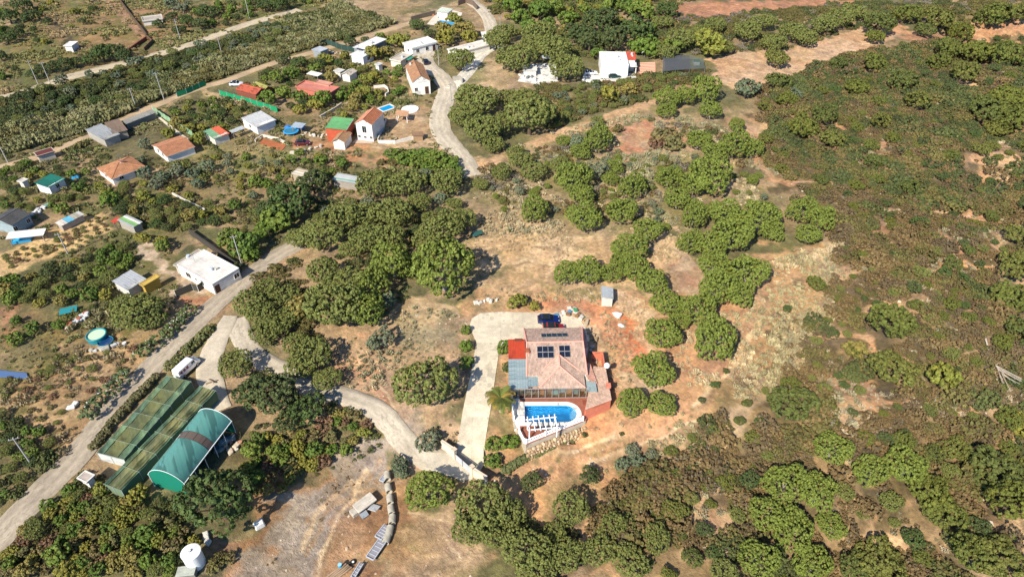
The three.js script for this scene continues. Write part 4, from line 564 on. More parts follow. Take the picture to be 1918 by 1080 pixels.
// left edge
house('dark_roof_house', 'dark grey roofed house at the edge of the straw field', 'house', { a: [-14, 412], b: [18, 390], c: [52, 402], h: 3.2, type: 'gable', roof: 0x4a4a4c, wall: 0x9fb0b8, rise: 0.9, win: [['f', -2, 1, 0.9, 1], ['f', 1.5, 1, 0.9, 1]] });
house('beige_porch', 'round edged beige porch roof on the dark roofed house', 'porch', { a: [18, 410], b: [34, 393], c: [44, 397], h: 2.6, type: 'shed', roof: 0xb9ab95, wall: 0x96a7b0, rise: 0.2 });
house('white_tent', 'long white sheet canopy at the corner of the straw field', 'canopy', { a: [12, 449], b: [16, 436], c: [84, 428], h: 2.3, type: 'shed', sheets: [0xf3f2f0, 0xf8f8f7, 0xeceae6, 0xf7f7f6, 0xf1f0ee], roof: 0xf3f2f0, open: true, rise: 0.4 });
{ const t = thing('paddling_pool', 'blue rectangular paddling pool by the white canopy', 'pool', P(42, 450), 0.3); part(t, 'wall', G(box(4, 0.6, 0.1, 0, 0.3, 1.1), box(4, 0.6, 0.1, 0, 0.3, -1.1), box(0.1, 0.6, 2.1, 1.95, 0.3, 0), box(0.1, 0.6, 2.1, -1.95, 0.3, 0)), M(0x2f8fb8, 0.6)); part(t, 'water', box(3.8, 0.5, 2.1, 0, 0.26, 0), M(0x38a5cf, 0.1)); }
house('ruined_shed', 'pale ruined shed with a blue roof sheet above the straw field', 'shed', { a: [104, 418], b: [147, 396], c: [156, 402], h: 1.7, type: 'shed', sheets: [0xe9e2dc, 0xd8d0c8, 0x6cb8d8, 0x6cb8d8, 0xb9b4a8, 0xa9a598, 0xc8c8c6], roof: 0xd8d0c8, wall: 0xb5aa9c, rise: 0.2 });
house('red_gate_hut', 'dark red roofed hut by the end of the reed track', 'hut', { a: [62, 287], b: [96, 277], c: [103, 284], h: 1.9, type: 'flat', roof: 0x6d2f2a, wall: 0xcabfb2, par: 0.06 });
house('stone_ruin', 'roofless white walled ruin among trees above the valley road', 'ruin', { a: [264, 42], b: [268, 34], c: [305, 28], h: 1.6, type: 'flat', roof: 0xb9b0a4, wall: 0xe4e0d8, par: 0.3 });
house('white_cabin', 'tiny white cabin on the grassy field', 'cabin', { a: [126, 85], b: [129, 77], c: [138, 80], h: 2.2, type: 'flat', roof: 0xf6f5f2, wall: 0xf0efec, par: 0.05 });
house('block_hut', 'small white block hut beside the netted greenhouse', 'hut', { a: [144, 897], b: [160, 882], c: [178, 891], h: 2.2, type: 'flat', roof: 0xc9bbb0, wall: 0xeeeae6, par: 0.08 });
{
  const s = house('tool_shed', 'small shed with grey ribbed roof beneath the pines', 'shed', { a: [1126, 559], b: [1127, 538], c: [1149, 538], h: 2.2, type: 'shed', roof: 0xb4bcc4, wall: 0xe7ded2, rise: 0.35, over: 0.15, win: [['f', 0, 0.4, 1.5, 1.4, 'door']] }); void s;
}
{ // pools and play things in the village
  const A = P(724, 203), t = thing('small_pool', 'small turquoise swimming pool with white edge above the two storey house', 'pool', [A.x, A.y, A.z], 0.75); block(A.x, A.z, 3.4); part(t, 'coping', G(box(5.2, 0.3, 0.5, 0, 0.1, 1.6), box(5.2, 0.3, 0.5, 0, 0.1, -1.6), box(0.5, 0.3, 2.7, 2.35, 0.1, 0), box(0.5, 0.3, 2.7, -2.35, 0.1, 0)), plaster(0xf2f0ec)); part(t, 'water', box(4.2, 0.1, 2.7, 0, 0.1, 0), M(0x0d8fc4, 0.08));
  const B = P(768, 205), r = solo('round_terrace', new THREE.CylinderGeometry(2.7, 2.8, 0.4, 40).translate(B.x, B.y + 0.1, B.z), plaster(0xffffff), 'round white paved terrace in the village plot', 'terrace'); r.userData.kind = 'structure'; block(B.x, B.z, 3);
  const C = P(546, 250), tr = thing('trampoline', 'round blue trampoline near the dark red car', 'trampoline', C, 0); block(C.x, C.z, 2.6); part(tr, 'mat', cyl(1.7, 1.7, 0.05, 0, 0.9, 0, 28), M(0x2f6f8a, 0.8)); part(tr, 'pad_ring', new THREE.TorusGeometry(2.0, 0.28, 8, 32).scale(1, 1, 0.4).rotateX(Math.PI / 2).translate(0, 0.92, 0), M(0x2795d0, 0.7)); for (let i = 0; i < 6; i++) part(tr, 'leg', cyl(0.05, 0.05, 1, Math.cos(i) * 1.9, 0.4, Math.sin(i * 1.047) * 1.9, 6), M(0x888c90, 0.5));
  house('shade_canopy', 'grey sheet shade beside the blue trampoline', 'canopy', { a: [546, 238], b: [552, 229], c: [571, 232], h: 2.4, type: 'shed', roof: 0xaebccb, open: true, rise: 0.2 });
  for (const [px, py, c, l] of [[540, 240, 0x2a6fb0, 'blue tarpaulin heap left of the grey shade'], [564, 241, 0x3a86c8, 'blue tarpaulin heap right of the grey shade'], [551, 302, 0x3d74ad, 'blue tarpaulin bundle on the bank below the red car'], [142, 334, 0x1f7fa8, 'blue tarpaulin by the orchard near the teal roof']]) { const p = P(px, py), g = new THREE.IcosahedronGeometry(1, 2), q = g.attributes.position; for (let k = 0; k < q.count; k++) { const f = 0.75 + 0.5 * vn(q.getX(k) * 2 + px, q.getZ(k) * 2 + q.getY(k)); q.setXYZ(k, q.getX(k) * f * 1.1, Math.max(-0.3, q.getY(k) * f * 0.6), q.getZ(k) * f * 0.8); } g.computeVertexNormals(); solo('tarpaulin_heap', g.translate(p.x, p.y + 0.3, p.z), M(c, 0.7), l, 'tarpaulin'); }
  const E = P(183, 634), ab = thing('frame_pool', 'round above-ground pool with teal rim and pale green cover', 'pool', E); block(E.x, E.z, 3); part(ab, 'wall', new THREE.CylinderGeometry(1.75, 1.75, 1.1, 32, 1, true).translate(0, 0.5, 0), M(0x1b7a86, 0.6, { side: THREE.DoubleSide })); part(ab, 'rim', new THREE.TorusGeometry(1.75, 0.16, 8, 36).rotateX(Math.PI / 2).translate(0, 1.05, 0), M(0x1f7f84, 0.5)); part(ab, 'cover', cyl(1.62, 1.62, 0.05, 0, 0.95, 0, 32), M(0xb9cfae, 0.6));
  const E2 = P(198, 642), ab2 = thing('frame_pool', 'round dark blue paddling pool beside the teal rimmed pool', 'pool', E2); part(ab2, 'wall', new THREE.CylinderGeometry(1.4, 1.4, 0.5, 32, 1, true).translate(0, 0.25, 0), M(0x1d3c66, 0.6, { side: THREE.DoubleSide })); part(ab2, 'rim', new THREE.TorusGeometry(1.4, 0.1, 8, 32).rotateX(Math.PI / 2).translate(0, 0.5, 0), M(0x1f6f84, 0.5)); part(ab2, 'water', cyl(1.36, 1.36, 0.05, 0, 0.36, 0, 32), M(0x1c3d66, 0.15));
  const K = P(130, 586), tk = thing('teal_cover', 'teal sheet covered bed in the left garden', 'cover', K, 0.4); part(tk, 'sheet', rbox(3.2, 0.1, 2, 0, 0.8, 0, 0.04), M(0x1f7f86, 0.7)); for (const sx of [-1, 1]) for (const sz of [-1, 1]) part(tk, 'leg', box(0.08, 0.8, 0.08, sx * 1.4, 0.4, sz * 0.8), M(0x777777, 0.7));
}
// junk heaps: each crate, sack or sheet a thing
{
  const r = rng(41), heap = (spots, cols, label, group, name, cat) => { for (const [px, py, s, k] of spots) { const p = P(px, py), c = cols[k % cols.length], g = k % 3 === 2 ? new THREE.CylinderGeometry(0.35, 0.38, 0.7, 12) : (() => { const b = rbox(1.0, 0.55, 0.7, 0, 0, 0, 0.12, 3), q = b.attributes.position; for (let i = 0; i < q.count; i++) { const f = 0.8 + 0.4 * vn(q.getX(i) * 2.3 + px, q.getZ(i) * 2.3 + q.getY(i) * 3 + py); q.setXYZ(i, q.getX(i) * f, q.getY(i) * f, q.getZ(i) * f); } b.computeVertexNormals(); return b; })(); g.scale(s, s * (0.6 + r() * 0.7), s).rotateY(r() * 3).translate(p.x, p.y + 0.25 * s, p.z); solo(name, g, M(c, 0.8, { map: stainTex }), label, cat, group); } };
  const line = (a, b, n, s) => Array.from({ length: n }, (_, i) => [lerp(a[0], b[0], i / (n - 1)) + (r() - 0.5) * 7, lerp(a[1], b[1], i / (n - 1)) + (r() - 0.5) * 6, s * (0.6 + r() * 0.8), Math.floor(r() * 9)]);
  heap(line([124, 617], [164, 590], 16, 1.1), [0xdadde2, 0xcfd3d8, 0xb8624c, 0xe8e6e2, 0x8d6a5a, 0x9fb3b8], 'pale box or sack in the junk row by the frame pool', 'junk row in the left garden', 'junk_box', 'junk');
  heap(line([172, 657], [230, 646], 9, 0.9), [0xc9ccd0, 0xb9b4a8, 0xe4e4e4], 'pale board or box stacked below the frame pool', 'boards below the frame pool', 'stacked_board', 'board');
  heap(line([55, 408], [90, 385], 14, 1.1), [0xe6e6e8, 0xcfd2d6, 0xf2f2f2, 0x6b7c8c, 0x77a9a4], 'pale junk lump strewn beside the dark roofed house', 'junk beside the dark roofed house', 'junk_lump', 'junk');
  heap(line([404, 845], [436, 822], 16, 1.1), [0x9aa3a8, 0xb8473c, 0xd8d4cc, 0xd6a58a, 0x6b7c86, 0xcfc0a8, 0xc9d6da], 'scrap item piled at the open side of the green vault', 'scrap beside the green vault', 'scrap_item', 'scrap');
  heap(line([432, 848], [452, 830], 8, 0.9), [0xd8c8b4, 0xd8d4cc, 0xc98f76], 'pale scrap lying in the grass beyond the green vault', 'scrap in the grass', 'scrap_piece', 'scrap');
  heap([...line([1036, 590], [1066, 588], 9, 0.8), ...line([1068, 578], [1096, 600], 10, 0.9)], [0xe9e4dc, 0xd8cfc4, 0xb9865f, 0x8d6a4a, 0x4d9a6a, 0xcfd4d8, 0x5d93b8], 'building material stacked behind the villa', 'materials behind the villa', 'material_stack', 'material');
  heap(line([1097, 606], [1112, 640], 10, 0.8), [0xb59b7d, 0xa98d6e, 0xc9b79c], 'rough stone on the bank beside the villa', 'stones beside the villa', 'bank_stone', 'stone');
  heap(line([1106, 652], [1118, 678], 10, 0.7), [0xc9c2b8, 0x9d8f80, 0xe6e2dc], 'pale rubble block beside the east wall of the villa', 'rubble beside the villa', 'rubble_block', 'rubble');
  heap(line([895, 570], [930, 562], 6, 0.8), [0xe9e6e0, 0xd8d2c8], 'white sack near the turning circle', 'sacks by the turning circle', 'white_sack', 'sack');
  heap([[1156, 592, 1.6, 0], [1163, 612, 1.2, 1]], [0xf1efec], 'white slab lying on the red earth track', 'slabs on the red track', 'white_slab', 'slab');
  heap(line([380, 1002], [392, 1016], 5, 0.9), [0xc9825f, 0xe0dcd4, 0x9a7a60], 'small box beside the white water tank', 'boxes beside the water tank', 'small_box', 'box');
  heap([[486, 985, 1.5, 0], [134, 765, 1.4, 0], [140, 760, 1.2, 1]], [0xf2f1ee], 'white plastic container lying on the dry ground', 'white containers', 'white_container', 'container');
  heap(line([975, 140], [1005, 150], 8, 1), [0xd6d8da, 0xf0eeea, 0x7a828a], 'odd item standing in the white side yard', 'items in the side yard', 'yard_item', 'item');
  heap(line([815, 30], [846, 36], 9, 1), [0x556068, 0xe8e4de, 0x8c9aa0, 0xb5744e], 'furniture piece in the blue awning yard', 'things in the awning yard', 'yard_furniture', 'furniture');
  heap(line([615, 96], [662, 108], 12, 1), [0xe8e6e2, 0x8a94a0, 0xc9b9a4, 0xb07a68], 'household item lying in the fenced compound', 'things in the fenced compound', 'household_item', 'item');
  heap(line([730, 100], [758, 120], 8, 0.9), [0xd8c8bc, 0x9a6a58, 0xeae4dc], 'terrace item beside the village terrace house', 'things beside the terrace house', 'terrace_item', 'item');
  heap([...line([568, 252], [610, 256], 9, 1), ...line([545, 285], [600, 276], 6, 1)], [0xe9e4da, 0xd8cfc0, 0xc9c4bc], 'pale stone or bag in the yard by the green roofed house', 'bags by the green roofed house', 'pale_bag', 'bag');
}
// ---------------------------------------------------------------- fences and garden walls
wallLine('green_fence', 'bright green mesh fence round the terraced garden', 'fence', '412,178 440,186 470,194 520,210', 1.7, 0.05, 0x0d9b66, { panel: 'mesh_panel', step: 3, post: 0xb9bcc0 });
wallLine('teal_fence', 'teal mesh fence along the reed track', 'fence', '332,182 350,176 386,160', 1.8, 0.05, 0x1a8a5c, { panel: 'mesh_panel', step: 3, post: 0xb9bcc0 });
wallLine('pale_green_fence', 'pale green fence beside the long garden path', 'fence', '287,209 310,224 335,240 362,256', 1.8, 0.06, 0x8fb38a, { panel: 'fence_panel', step: 3, post: 0xd8dcd8 });
wallLine('dark_fence', 'dark green netted fence of the compound', 'fence', '601,87 612,83 640,93 664,98', 2.0, 0.06, 0x2b4a42, { panel: 'mesh_panel', step: 3, post: 0x777c7c });
wallLine('dark_gate', 'dark mesh gate and fence across the house drive', 'fence', '330,556 362,543 372,546 384,538 402,527', 1.7, 0.06, 0x4a4a44, { panel: 'mesh_panel', step: 2.5, post: 0xd8d8d4 });
wallLine('garden_wall', 'white low wall round the village plot', 'wall', '708,268 740,269 770,262 790,258', 1.0, 0.25, 0xf3efe8);
wallLine('garden_wall', 'pale wall left of the village plot beside the two storey house', 'wall', '708,266 716,245 724,226', 1.0, 0.25, 0xe6ddd0);
wallLine('garden_wall', 'pale retaining wall along the orange terrace', 'wall', '600,222 625,208 640,198', 1.0, 0.3, 0xdfd6c4);
wallLine('garden_wall', 'white terrace wall round the red soil bed', 'wall', '478,266 492,256 520,262 540,272', 0.8, 0.25, 0xece4d6);
wallLine('garden_wall', 'low white wall above the orchard terrace', 'wall', '323,364 345,376 384,395', 0.6, 0.3, 0xe4ded2);
wallLine('garden_wall', 'red brown earth wall beside the field gateway', 'wall', '240,98 262,82 274,74', 1.2, 0.4, 0x8a4f3c);
wallLine('garden_wall', 'brown wall beside the field path', 'wall', '270,95 285,80 276,72', 1.2, 0.3, 0x7d5a44);
wallLine('garden_wall', 'long dark brown bank wall beside the field path', 'wall', '222,0 248,35 275,70', 1.4, 0.5, 0x6a543c);
wallLine('lane_wall', 'pale wall between the road fork and the hill lane', 'wall', '848,152 862,150 866,156', 1.6, 0.3, 0xbab4ac);
wallLine('white_path_edge', 'curving white wall in the middle terraces', 'wall', '700,165 720,163 726,168 728,176 722,180', 0.9, 0.3, 0xf0ece4);
wallLine('boundary_bank', 'dark boundary wall behind the white flat roofed house', 'wall', '356,438 395,466 447,503', 1.5, 0.3, 0x4b453e);
sheet('blue_cover_row', 'long crumpled blue cover strip in the left garden', '-10,694 50,700 53,710 -10,706', M(0x4b658c, 0.7), 0.3, 'cover', undefined);
sheet('garden_path', 'pale concrete path beside the pale green fence', '290,216 300,220 362,268 356,272', concrete(0xd6cab8));
sheet('orange_terrace', 'orange brown planted terrace with white edge', '482,268 494,260 536,272 528,282', concrete(0xb0673f));
sheet('pink_court', 'pale concrete court before the two storey house', '660,268 672,254 694,254 698,268', concrete(0xcdb9aa));
// shade-net house and striped seed bed by the white hillside house
{
  const A = P(1243, 118), t = thing('shade_net', 'dark grey shade net house on the hillside', 'net house', A, 0), q = (px, py, h) => { const p = P(px, py, h); return [p.x - A.x, p.y - A.y + h, p.z - A.z]; }, net = M(0x4c5054, 0.95, { transparent: true, opacity: 0.82 }); blockPoly(worldPoly('1236,138 1240,100 1325,104 1326,134'));
  const c = [[1243, 104], [1268, 103], [1292, 103], [1318, 110]], d = [[1241, 134], [1266, 131], [1292, 129], [1321, 128]];
  for (let i = 0; i < 3; i++) part(t, 'net_panel', polyGeo(quad(q(...d[i], 2.2), q(...d[i + 1], 2.2), q(...c[i + 1], 2.2), q(...c[i], 2.2))), i === 2 ? M(0x54605a, 0.95, { transparent: true, opacity: 0.6 }) : net); for (const p of [...c, ...d]) { const b = q(...p, 2.2); part(t, 'post', cyl(0.05, 0.05, 2.4, b[0], b[1] - 1.2, b[2], 6), M(0x8a8a88, 0.6)); }
  const hut = P(1304, 120), wh = thing('net_hut', 'small white and green hut under the shade net', 'hut', hut); part(wh, 'wall', box(2, 1.3, 2, 0, 0.6, 0), plaster(0xe6e9e8)); part(wh, 'roof', box(2.2, 0.1, 2.2, 0, 1.3, 0), M(0x2f6f58, 0.8));
  const bed = pairs('1196,118 1228,116 1229,138 1194,142'), f = thing('seed_bed', 'red earth bed with pale hose rows beside the net house', 'bed', P(1212, 128)), o = f.position; part(f, 'soil', sheetGeo(bed.map(([x, y]) => { const p = P(x, y); return [p.x, p.z]; }), 0.12).translate(-o.x, -o.y, -o.z), concrete(0xcb9478));
  for (let i = 0; i < 7; i++) { const a = P(1198, 119 + i * 3), b = P(1227, 118 + i * 2.8); part(f, 'hose_row', bar([a.x - o.x, a.y - o.y + 0.2, a.z - o.z], [b.x - o.x, b.y - o.y + 0.2, b.z - o.z], 0.14), M(0xd9b49a, 0.9)); }
  const dish = P(1207, 108), ds = thing('satellite_dish', 'white satellite dish behind the seed bed', 'dish', dish, 0.5); part(ds, 'bowl', new THREE.SphereGeometry(0.9, 16, 8, 0, Math.PI * 2, 0, 1).rotateX(-0.9).translate(0, 1.3, -0.4), M(0xeeeeee, 0.6)); part(ds, 'mast', cyl(0.06, 0.06, 1.3, 0, 0.6, 0, 8), M(0x888888, 0.6));
}
// ---------------------------------------------------------------- netted greenhouse and green vault by the grey road
{
  const net = (name, label, a, b, c, cut, seed) => {
    const f = frameOf(a, b, c, 2.3), t = thing(name, label, 'greenhouse', [f.x, f.y, f.z], f.yaw); blockFrame(f, 0.4); const cols = cut;
    let z = -f.D / 2; const tot = cols.reduce((s, k) => s + k[1], 0);
    for (const [col, wd] of cols) { const w = f.D * wd / tot; if (col !== null) { const seg = 48, pos = []; for (let i = 0; i < seg; i++) for (let k = 0; k < 4; k++) { const y = (u, v) => 2.3 - 0.28 * Math.abs(Math.sin(Math.PI * u * 6)) * (0.5 + vn(u * 9, z)) * Math.sin(Math.PI * v) + (vn(u * 22 + seed, v * 3 + z) - 0.5) * 0.22, pt = (u, v) => [-f.L / 2 + u * f.L, y(u, v), z + v * w]; const u0 = i / seg, u1 = (i + 1) / seg, v0 = k / 4, v1 = (k + 1) / 4; pos.push(...quad(pt(u0, v0), pt(u0, v1), pt(u1, v1), pt(u1, v0))); } part(t, 'net_strip', polyGeo(pos), netting(col)); } z += w; }
    for (let i = 0; i <= 6; i++) { const x = -f.L / 2 + f.L * i / 6; part(t, 'cross_wire', bar([x, 2.36, -f.D / 2], [x, 2.36, f.D / 2], 0.025), M(0x8f9a84, 0.6)); for (const s of [-1, 0, 1]) part(t, 'post', cyl(0.05, 0.05, 2.4, x, 1.15, s * f.D / 2, 6), M(0xa0a8a0, 0.6)); }
    for (const s of [-1, 1]) part(t, 'side_net', box(f.L, 1.9, 0.04, 0, 1.2, s * (f.D / 2 - 0.03)), M(0x5f7a5e, 0.95)); for (const s of [-1, 1]) part(t, 'end_net', box(0.04, 1.9, f.D, s * (f.L / 2 - 0.03), 1.2, 0), s < 0 && seed === 3 ? plaster(0xd2d6d6) : M(0x6a7a5e, 0.95));
  };
  net('net_greenhouse', 'long greenhouse bay roofed with green netting beside the grey road', [179, 846], [311, 705], [358, 715], [[0x667f62, 1.5], [0x56664a, 0.12], [0x6c7048, 3.2], [0x56664a, 0.12], [0x667f62, 1.6]], 3);
  net('net_greenhouse', 'second netted greenhouse bay between the gutter and the green vault', [200, 902], [374, 720], [398, 735], [[0x667f62, 1.0], [0x5f6a48, 0.2], [0x808058, 1.4], [0x70764e, 0.9], [0x808058, 0.7], [0x5f7a60, 0.5]], 8);
  const f = frameOf([278, 886], [370, 773], [432, 790], 3.2), t = thing('vault_greenhouse', 'barrel vaulted green sheet greenhouse with a brown skylight band', 'greenhouse', [f.x, f.y, f.z], f.yaw), L = f.L, D = f.D, rise = 2.0, R = (D * D / 4 + rise * rise) / (2 * rise), A = Math.asin(D / 2 / R); blockFrame(f, 1.5);
  const arch = (x0, x1, rr = R) => { const g = new THREE.CylinderGeometry(rr, rr, x1 - x0, 28, 1, true, -A, 2 * A); return g.rotateZ(Math.PI / 2).rotateX(Math.PI / 2).translate((x0 + x1) / 2, 0, 0); };
  const place = (g) => { g.computeBoundingBox(); const b = g.boundingBox; return g.translate(0, 3.2 + rise - b.max.y, -(b.max.z + b.min.z) / 2); };
  const mk = (x0, x1, rr) => { const N = 26, pos = []; for (let i = 0; i < N; i++) { const a0 = -A + 2 * A * i / N, a1 = -A + 2 * A * (i + 1) / N, p = (x, a) => [x, 3.2 + rise - R + Math.cos(a) * rr, Math.sin(a) * rr]; pos.push(...quad(p(x0, a0), p(x0, a1), p(x1, a1), p(x1, a0))); } return polyGeo(pos); }; void arch; void place;
  const teal = M(0x5f9c95, 0.36, { side: THREE.DoubleSide, map: stainTex }), gap0 = -L / 2 + L * 0.5, gap1 = gap0 + 1.5;
  part(t, 'roof_panel', mk(-L / 2, gap0, R), teal); part(t, 'roof_panel', mk(gap1, L / 2, R), teal); for (let i = 0; i < 5; i++) { const a0 = -A + 2 * A * i / 5 + 0.01, a1 = -A + 2 * A * (i + 1) / 5 - 0.01, p = (x, a) => [x, 3.2 + rise - R + Math.cos(a) * (R - 0.04), Math.sin(a) * (R - 0.04)], am = (a0 + a1) / 2; part(t, 'skylight', polyGeo([...quad(p(gap0, a0), p(gap0, am), p(gap1, am), p(gap1, a0)), ...quad(p(gap0, am), p(gap0, a1), p(gap1, a1), p(gap1, am))]), M(0x5e5046, 0.5, { side: THREE.DoubleSide })); }
  { const N = 20, tri = []; for (let i = 0; i < N; i++) { const a0 = -A + 2 * A * i / N, a1 = -A + 2 * A * (i + 1) / N, p = (a) => [-L / 2 + 0.05, 3.2 + rise - R + Math.cos(a) * (R - 0.03), Math.sin(a) * (R - 0.03)], lo = (a) => [-L / 2 + 0.05, 0.1, Math.sin(a) * (R - 0.03)]; tri.push(...quad(p(a0), p(a1), lo(a1), lo(a0))); } part(t, 'end_wall', polyGeo(tri), M(0x04735a, 0.7, { side: THREE.DoubleSide }), 'solid dark green end wall'); part(t, 'end_wall', polyGeo(tri.map((q) => q.map(([x, y, z]) => [-x, y, z]))), M(0x04735a, 0.7, { side: THREE.DoubleSide })); }
  part(t, 'back_wall', box(L - 0.2, 3.1, 0.08, 0, 1.6, -D / 2 + 0.05), teal); for (const s of [-1, 1]) { part(t, 'edge_beam', box(L + 0.1, 0.14, 0.12, 0, 3.2, s * D / 2), M(0xe4e8e6, 0.6)); for (let i = 0; i <= 5; i++) part(t, 'post', cyl(0.06, 0.06, 3.2, -L / 2 + L * i / 5, 1.6, s * (D / 2 - 0.05), 8), M(0xcfd4d2, 0.6)); }
  for (const s of [-1, 1]) for (let i = 0; i < 14; i++) { const a0 = -A + 2 * A * i / 14, a1 = -A + 2 * A * (i + 1) / 14, p = (a) => [s * L / 2, 3.22 + rise - R + Math.cos(a) * R, Math.sin(a) * R]; part(t, 'rim', bar(p(a0), p(a1), 0.05, 5), M(0xdfe6e2, 0.6)); }
}
// ---------------------------------------------------------------- things in the yard at the bottom
{
  const S = P(363, 1046, 1.2), y = S.y, t = thing('water_tank', 'white round water tank with shallow cone top', 'tank', S); block(S.x, S.z, 2.4); part(t, 'body', cyl(1.28, 1.32, 3.0, 0, 1.45, 0, 36), M(0xe4e4e2, 0.5)); part(t, 'cone', new THREE.ConeGeometry(1.36, 0.35, 36).translate(0, 3.12, 0), M(0xeceae6, 0.55)); const hatch = part(t, 'hatch', cyl(0.22, 0.22, 0.14, 0, 3.3, 0, 18), M(0x5a5f64, 0.5)); part(hatch, 'lid', cyl(0.17, 0.17, 0.04, 0, 3.39, 0, 18), M(0xd8d8d6, 0.5)); part(t, 'seam', bar([0, 3.27, 0.1], [-0.3, 2.98, 1.3], 0.02), M(0x6a6e70, 0.6)); void y;
  const Lp = P(352, 1075), lid = thing('pit_cover', 'grey concrete pit cover beside the water tank', 'cover', Lp, 0.1); part(lid, 'slab', rbox(2.6, 0.14, 1.5, 0, 0.9, 0, 0.03).rotateZ(0.05), concrete(0xb9beb4)); part(lid, 'pit', box(2.4, 1.4, 1.3, 0, 0.2, 0), concrete(0x8f918a));
  // chain of concrete pipes: each a thing
  const pg = (() => { const N = 18, pos = [], r0 = 0.55, r1 = 0.45, l = 0.72; for (let i = 0; i < N; i++) { const a = 2 * Math.PI * i / N, b = 2 * Math.PI * (i + 1) / N, p = (x, r, q) => [x, Math.cos(q) * r, Math.sin(q) * r]; pos.push(...quad(p(-l, r0, a), p(l, r0, a), p(l, r0, b), p(-l, r0, b)), ...quad(p(-l, r1, b), p(l, r1, b), p(l, r1, a), p(-l, r1, a)), ...quad(p(-l, r0, b), p(-l, r1, b), p(-l, r1, a), p(-l, r0, a)), ...quad(p(l, r0, a), p(l, r1, a), p(l, r1, b), p(l, r0, b))); } return polyGeo(pos); })();
  const chain = pairs('726,895 728,918 731,939 733,958 735,976 730,997 725,1012'); chain.forEach(([px, py], i) => { const p = P(px, py), n = chain[Math.min(i + 1, chain.length - 1)], q = chain[Math.max(0, i - 1)], m = solo('concrete_pipe', pg, concrete(0xc9c2b2), 'short wide concrete pipe lying in a row of pipes', 'pipe', 'row of concrete pipes'); m.position.set(p.x, p.y + 0.5, p.z); m.rotation.y = yawOf(q, n) + (i % 2) * 0.06; block(p.x, p.z, 1); });
  const trailer = (px, py, yaw, label, w, l) => { const p = P(px, py), t = thing('flat_trailer', label, 'trailer', p, yaw); block(p.x, p.z, 2); const al = M(0xc8cbd0, 0.5, { metalness: 0.3 }); part(t, 'bed', rbox(l, 0.08, w, 0, 0.55, 0, 0.03), M(0x8a868a, 0.7)); for (const s of [-1, 1]) part(t, 'side_rail', box(l, 0.18, 0.1, 0, 0.68, s * w / 2), al); part(t, 'end_rail', box(0.12, 0.2, w, -l / 2, 0.68, 0), al); for (let i = 1; i < 5; i++) part(t, 'cross_slat', box(0.08, 0.06, w - 0.2, -l / 2 + l * i / 5, 0.63, 0), al); for (const s of [-1, 1]) part(t, 'wheel', new THREE.CylinderGeometry(0.3, 0.3, 0.18, 16).rotateX(Math.PI / 2).translate(-0.2, 0.28, s * (w / 2 - 0.1)), M(0x1a1a1c, 0.9)); };
  trailer(706, 1032, yawOf([694, 1048], [718, 1014]), 'flat metal trailer with pale rails below the row of pipes', 1.3, 3.4); trailer(718, 1000, yawOf([710, 1012], [727, 990]), 'dark mesh flat trailer beside the row of pipes', 1.2, 2.4); trailer(670, 1072, yawOf([660, 1085], [676, 1060]), 'narrow pale metal frame beside the two loose wheels', 0.6, 2.4); trailer(719, 900, yawOf([712, 908], [724, 892]), 'small grey pallet trailer at the head of the row of pipes', 0.8, 1.2);
  const rp = P(684, 946), ru = thing('wrecked_caravan', 'collapsed pale concrete and sheet wreck in dry weeds', 'wreck', rp, 0.75); block(rp.x, rp.z, 2.2); part(ru, 'slab', rbox(3.4, 0.35, 1.9, 0, 0.9, 0.1, 0.08).rotateZ(0.06), concrete(0xd8cfc2)); part(ru, 'block', rbox(1.3, 0.9, 1.2, -2.0, 0.4, 0.2, 0.08), concrete(0xcfc5b8)); part(ru, 'leaning_sheet', box(1.6, 0.06, 1.4).rotateZ(-0.4).rotateY(0.5).translate(0.6, 0.6, 1.7), metal(0xe8ecf0)); part(ru, 'leaning_sheet', box(1.2, 0.06, 0.9).rotateX(0.5).translate(-1.2, 0.5, 1.6), metal(0x9fa6ae)); part(ru, 'base', box(2.6, 0.9, 1.5, 0, 0.35, 0), M(0x4a4a4e, 0.9));
  for (const [px, py] of [[661, 1053], [653, 1062]]) { const p = P(px, py), w = thing('loose_wheel', 'loose black tyre lying on the yard', 'wheel', p, 0, 'loose tyres on the yard'); part(w, 'tyre', new THREE.TorusGeometry(0.3, 0.13, 10, 22).rotateX(Math.PI / 2).translate(0, 0.13, 0), M(0x18181a, 0.9)); part(w, 'rim', cyl(0.2, 0.2, 0.1, 0, 0.12, 0, 16), M(px > 655 ? 0xe8e8e8 : 0x6a5a4a, 0.5)); }
  const lo = P(632, 1072), pile = [[0, 0], [1, 0], [2, 0], [3, 0], [4, 0], [0.5, 1], [1.5, 1], [2.5, 1]]; pile.forEach(([i, k]) => { const m = solo('wooden_post', new THREE.CylinderGeometry(0.13, 0.15, 3.6, 10).rotateZ(Math.PI / 2), M(0xb89c80, 0.95, { map: stainTex }), 'weathered wooden post in the pile at the yard', 'post', 'pile of wooden posts'); m.position.set(lo.x + (i - 2) * 0.3, lo.y + 0.14 + k * 0.26, lo.z + i * 0.12); m.rotation.y = 0.75 + (i % 2) * 0.05; });
  { const b = P(638, 1064), m = thing('blue_barrel', 'small turquoise drum on the pile of wooden posts', 'drum', b); part(m, 'body', cyl(0.28, 0.28, 0.7, 0, 0.7, 0, 16), M(0x2f8fb0, 0.5)); part(m, 'lid', cyl(0.29, 0.29, 0.05, 0, 1.07, 0, 16), M(0x8fc4d8, 0.5)); }
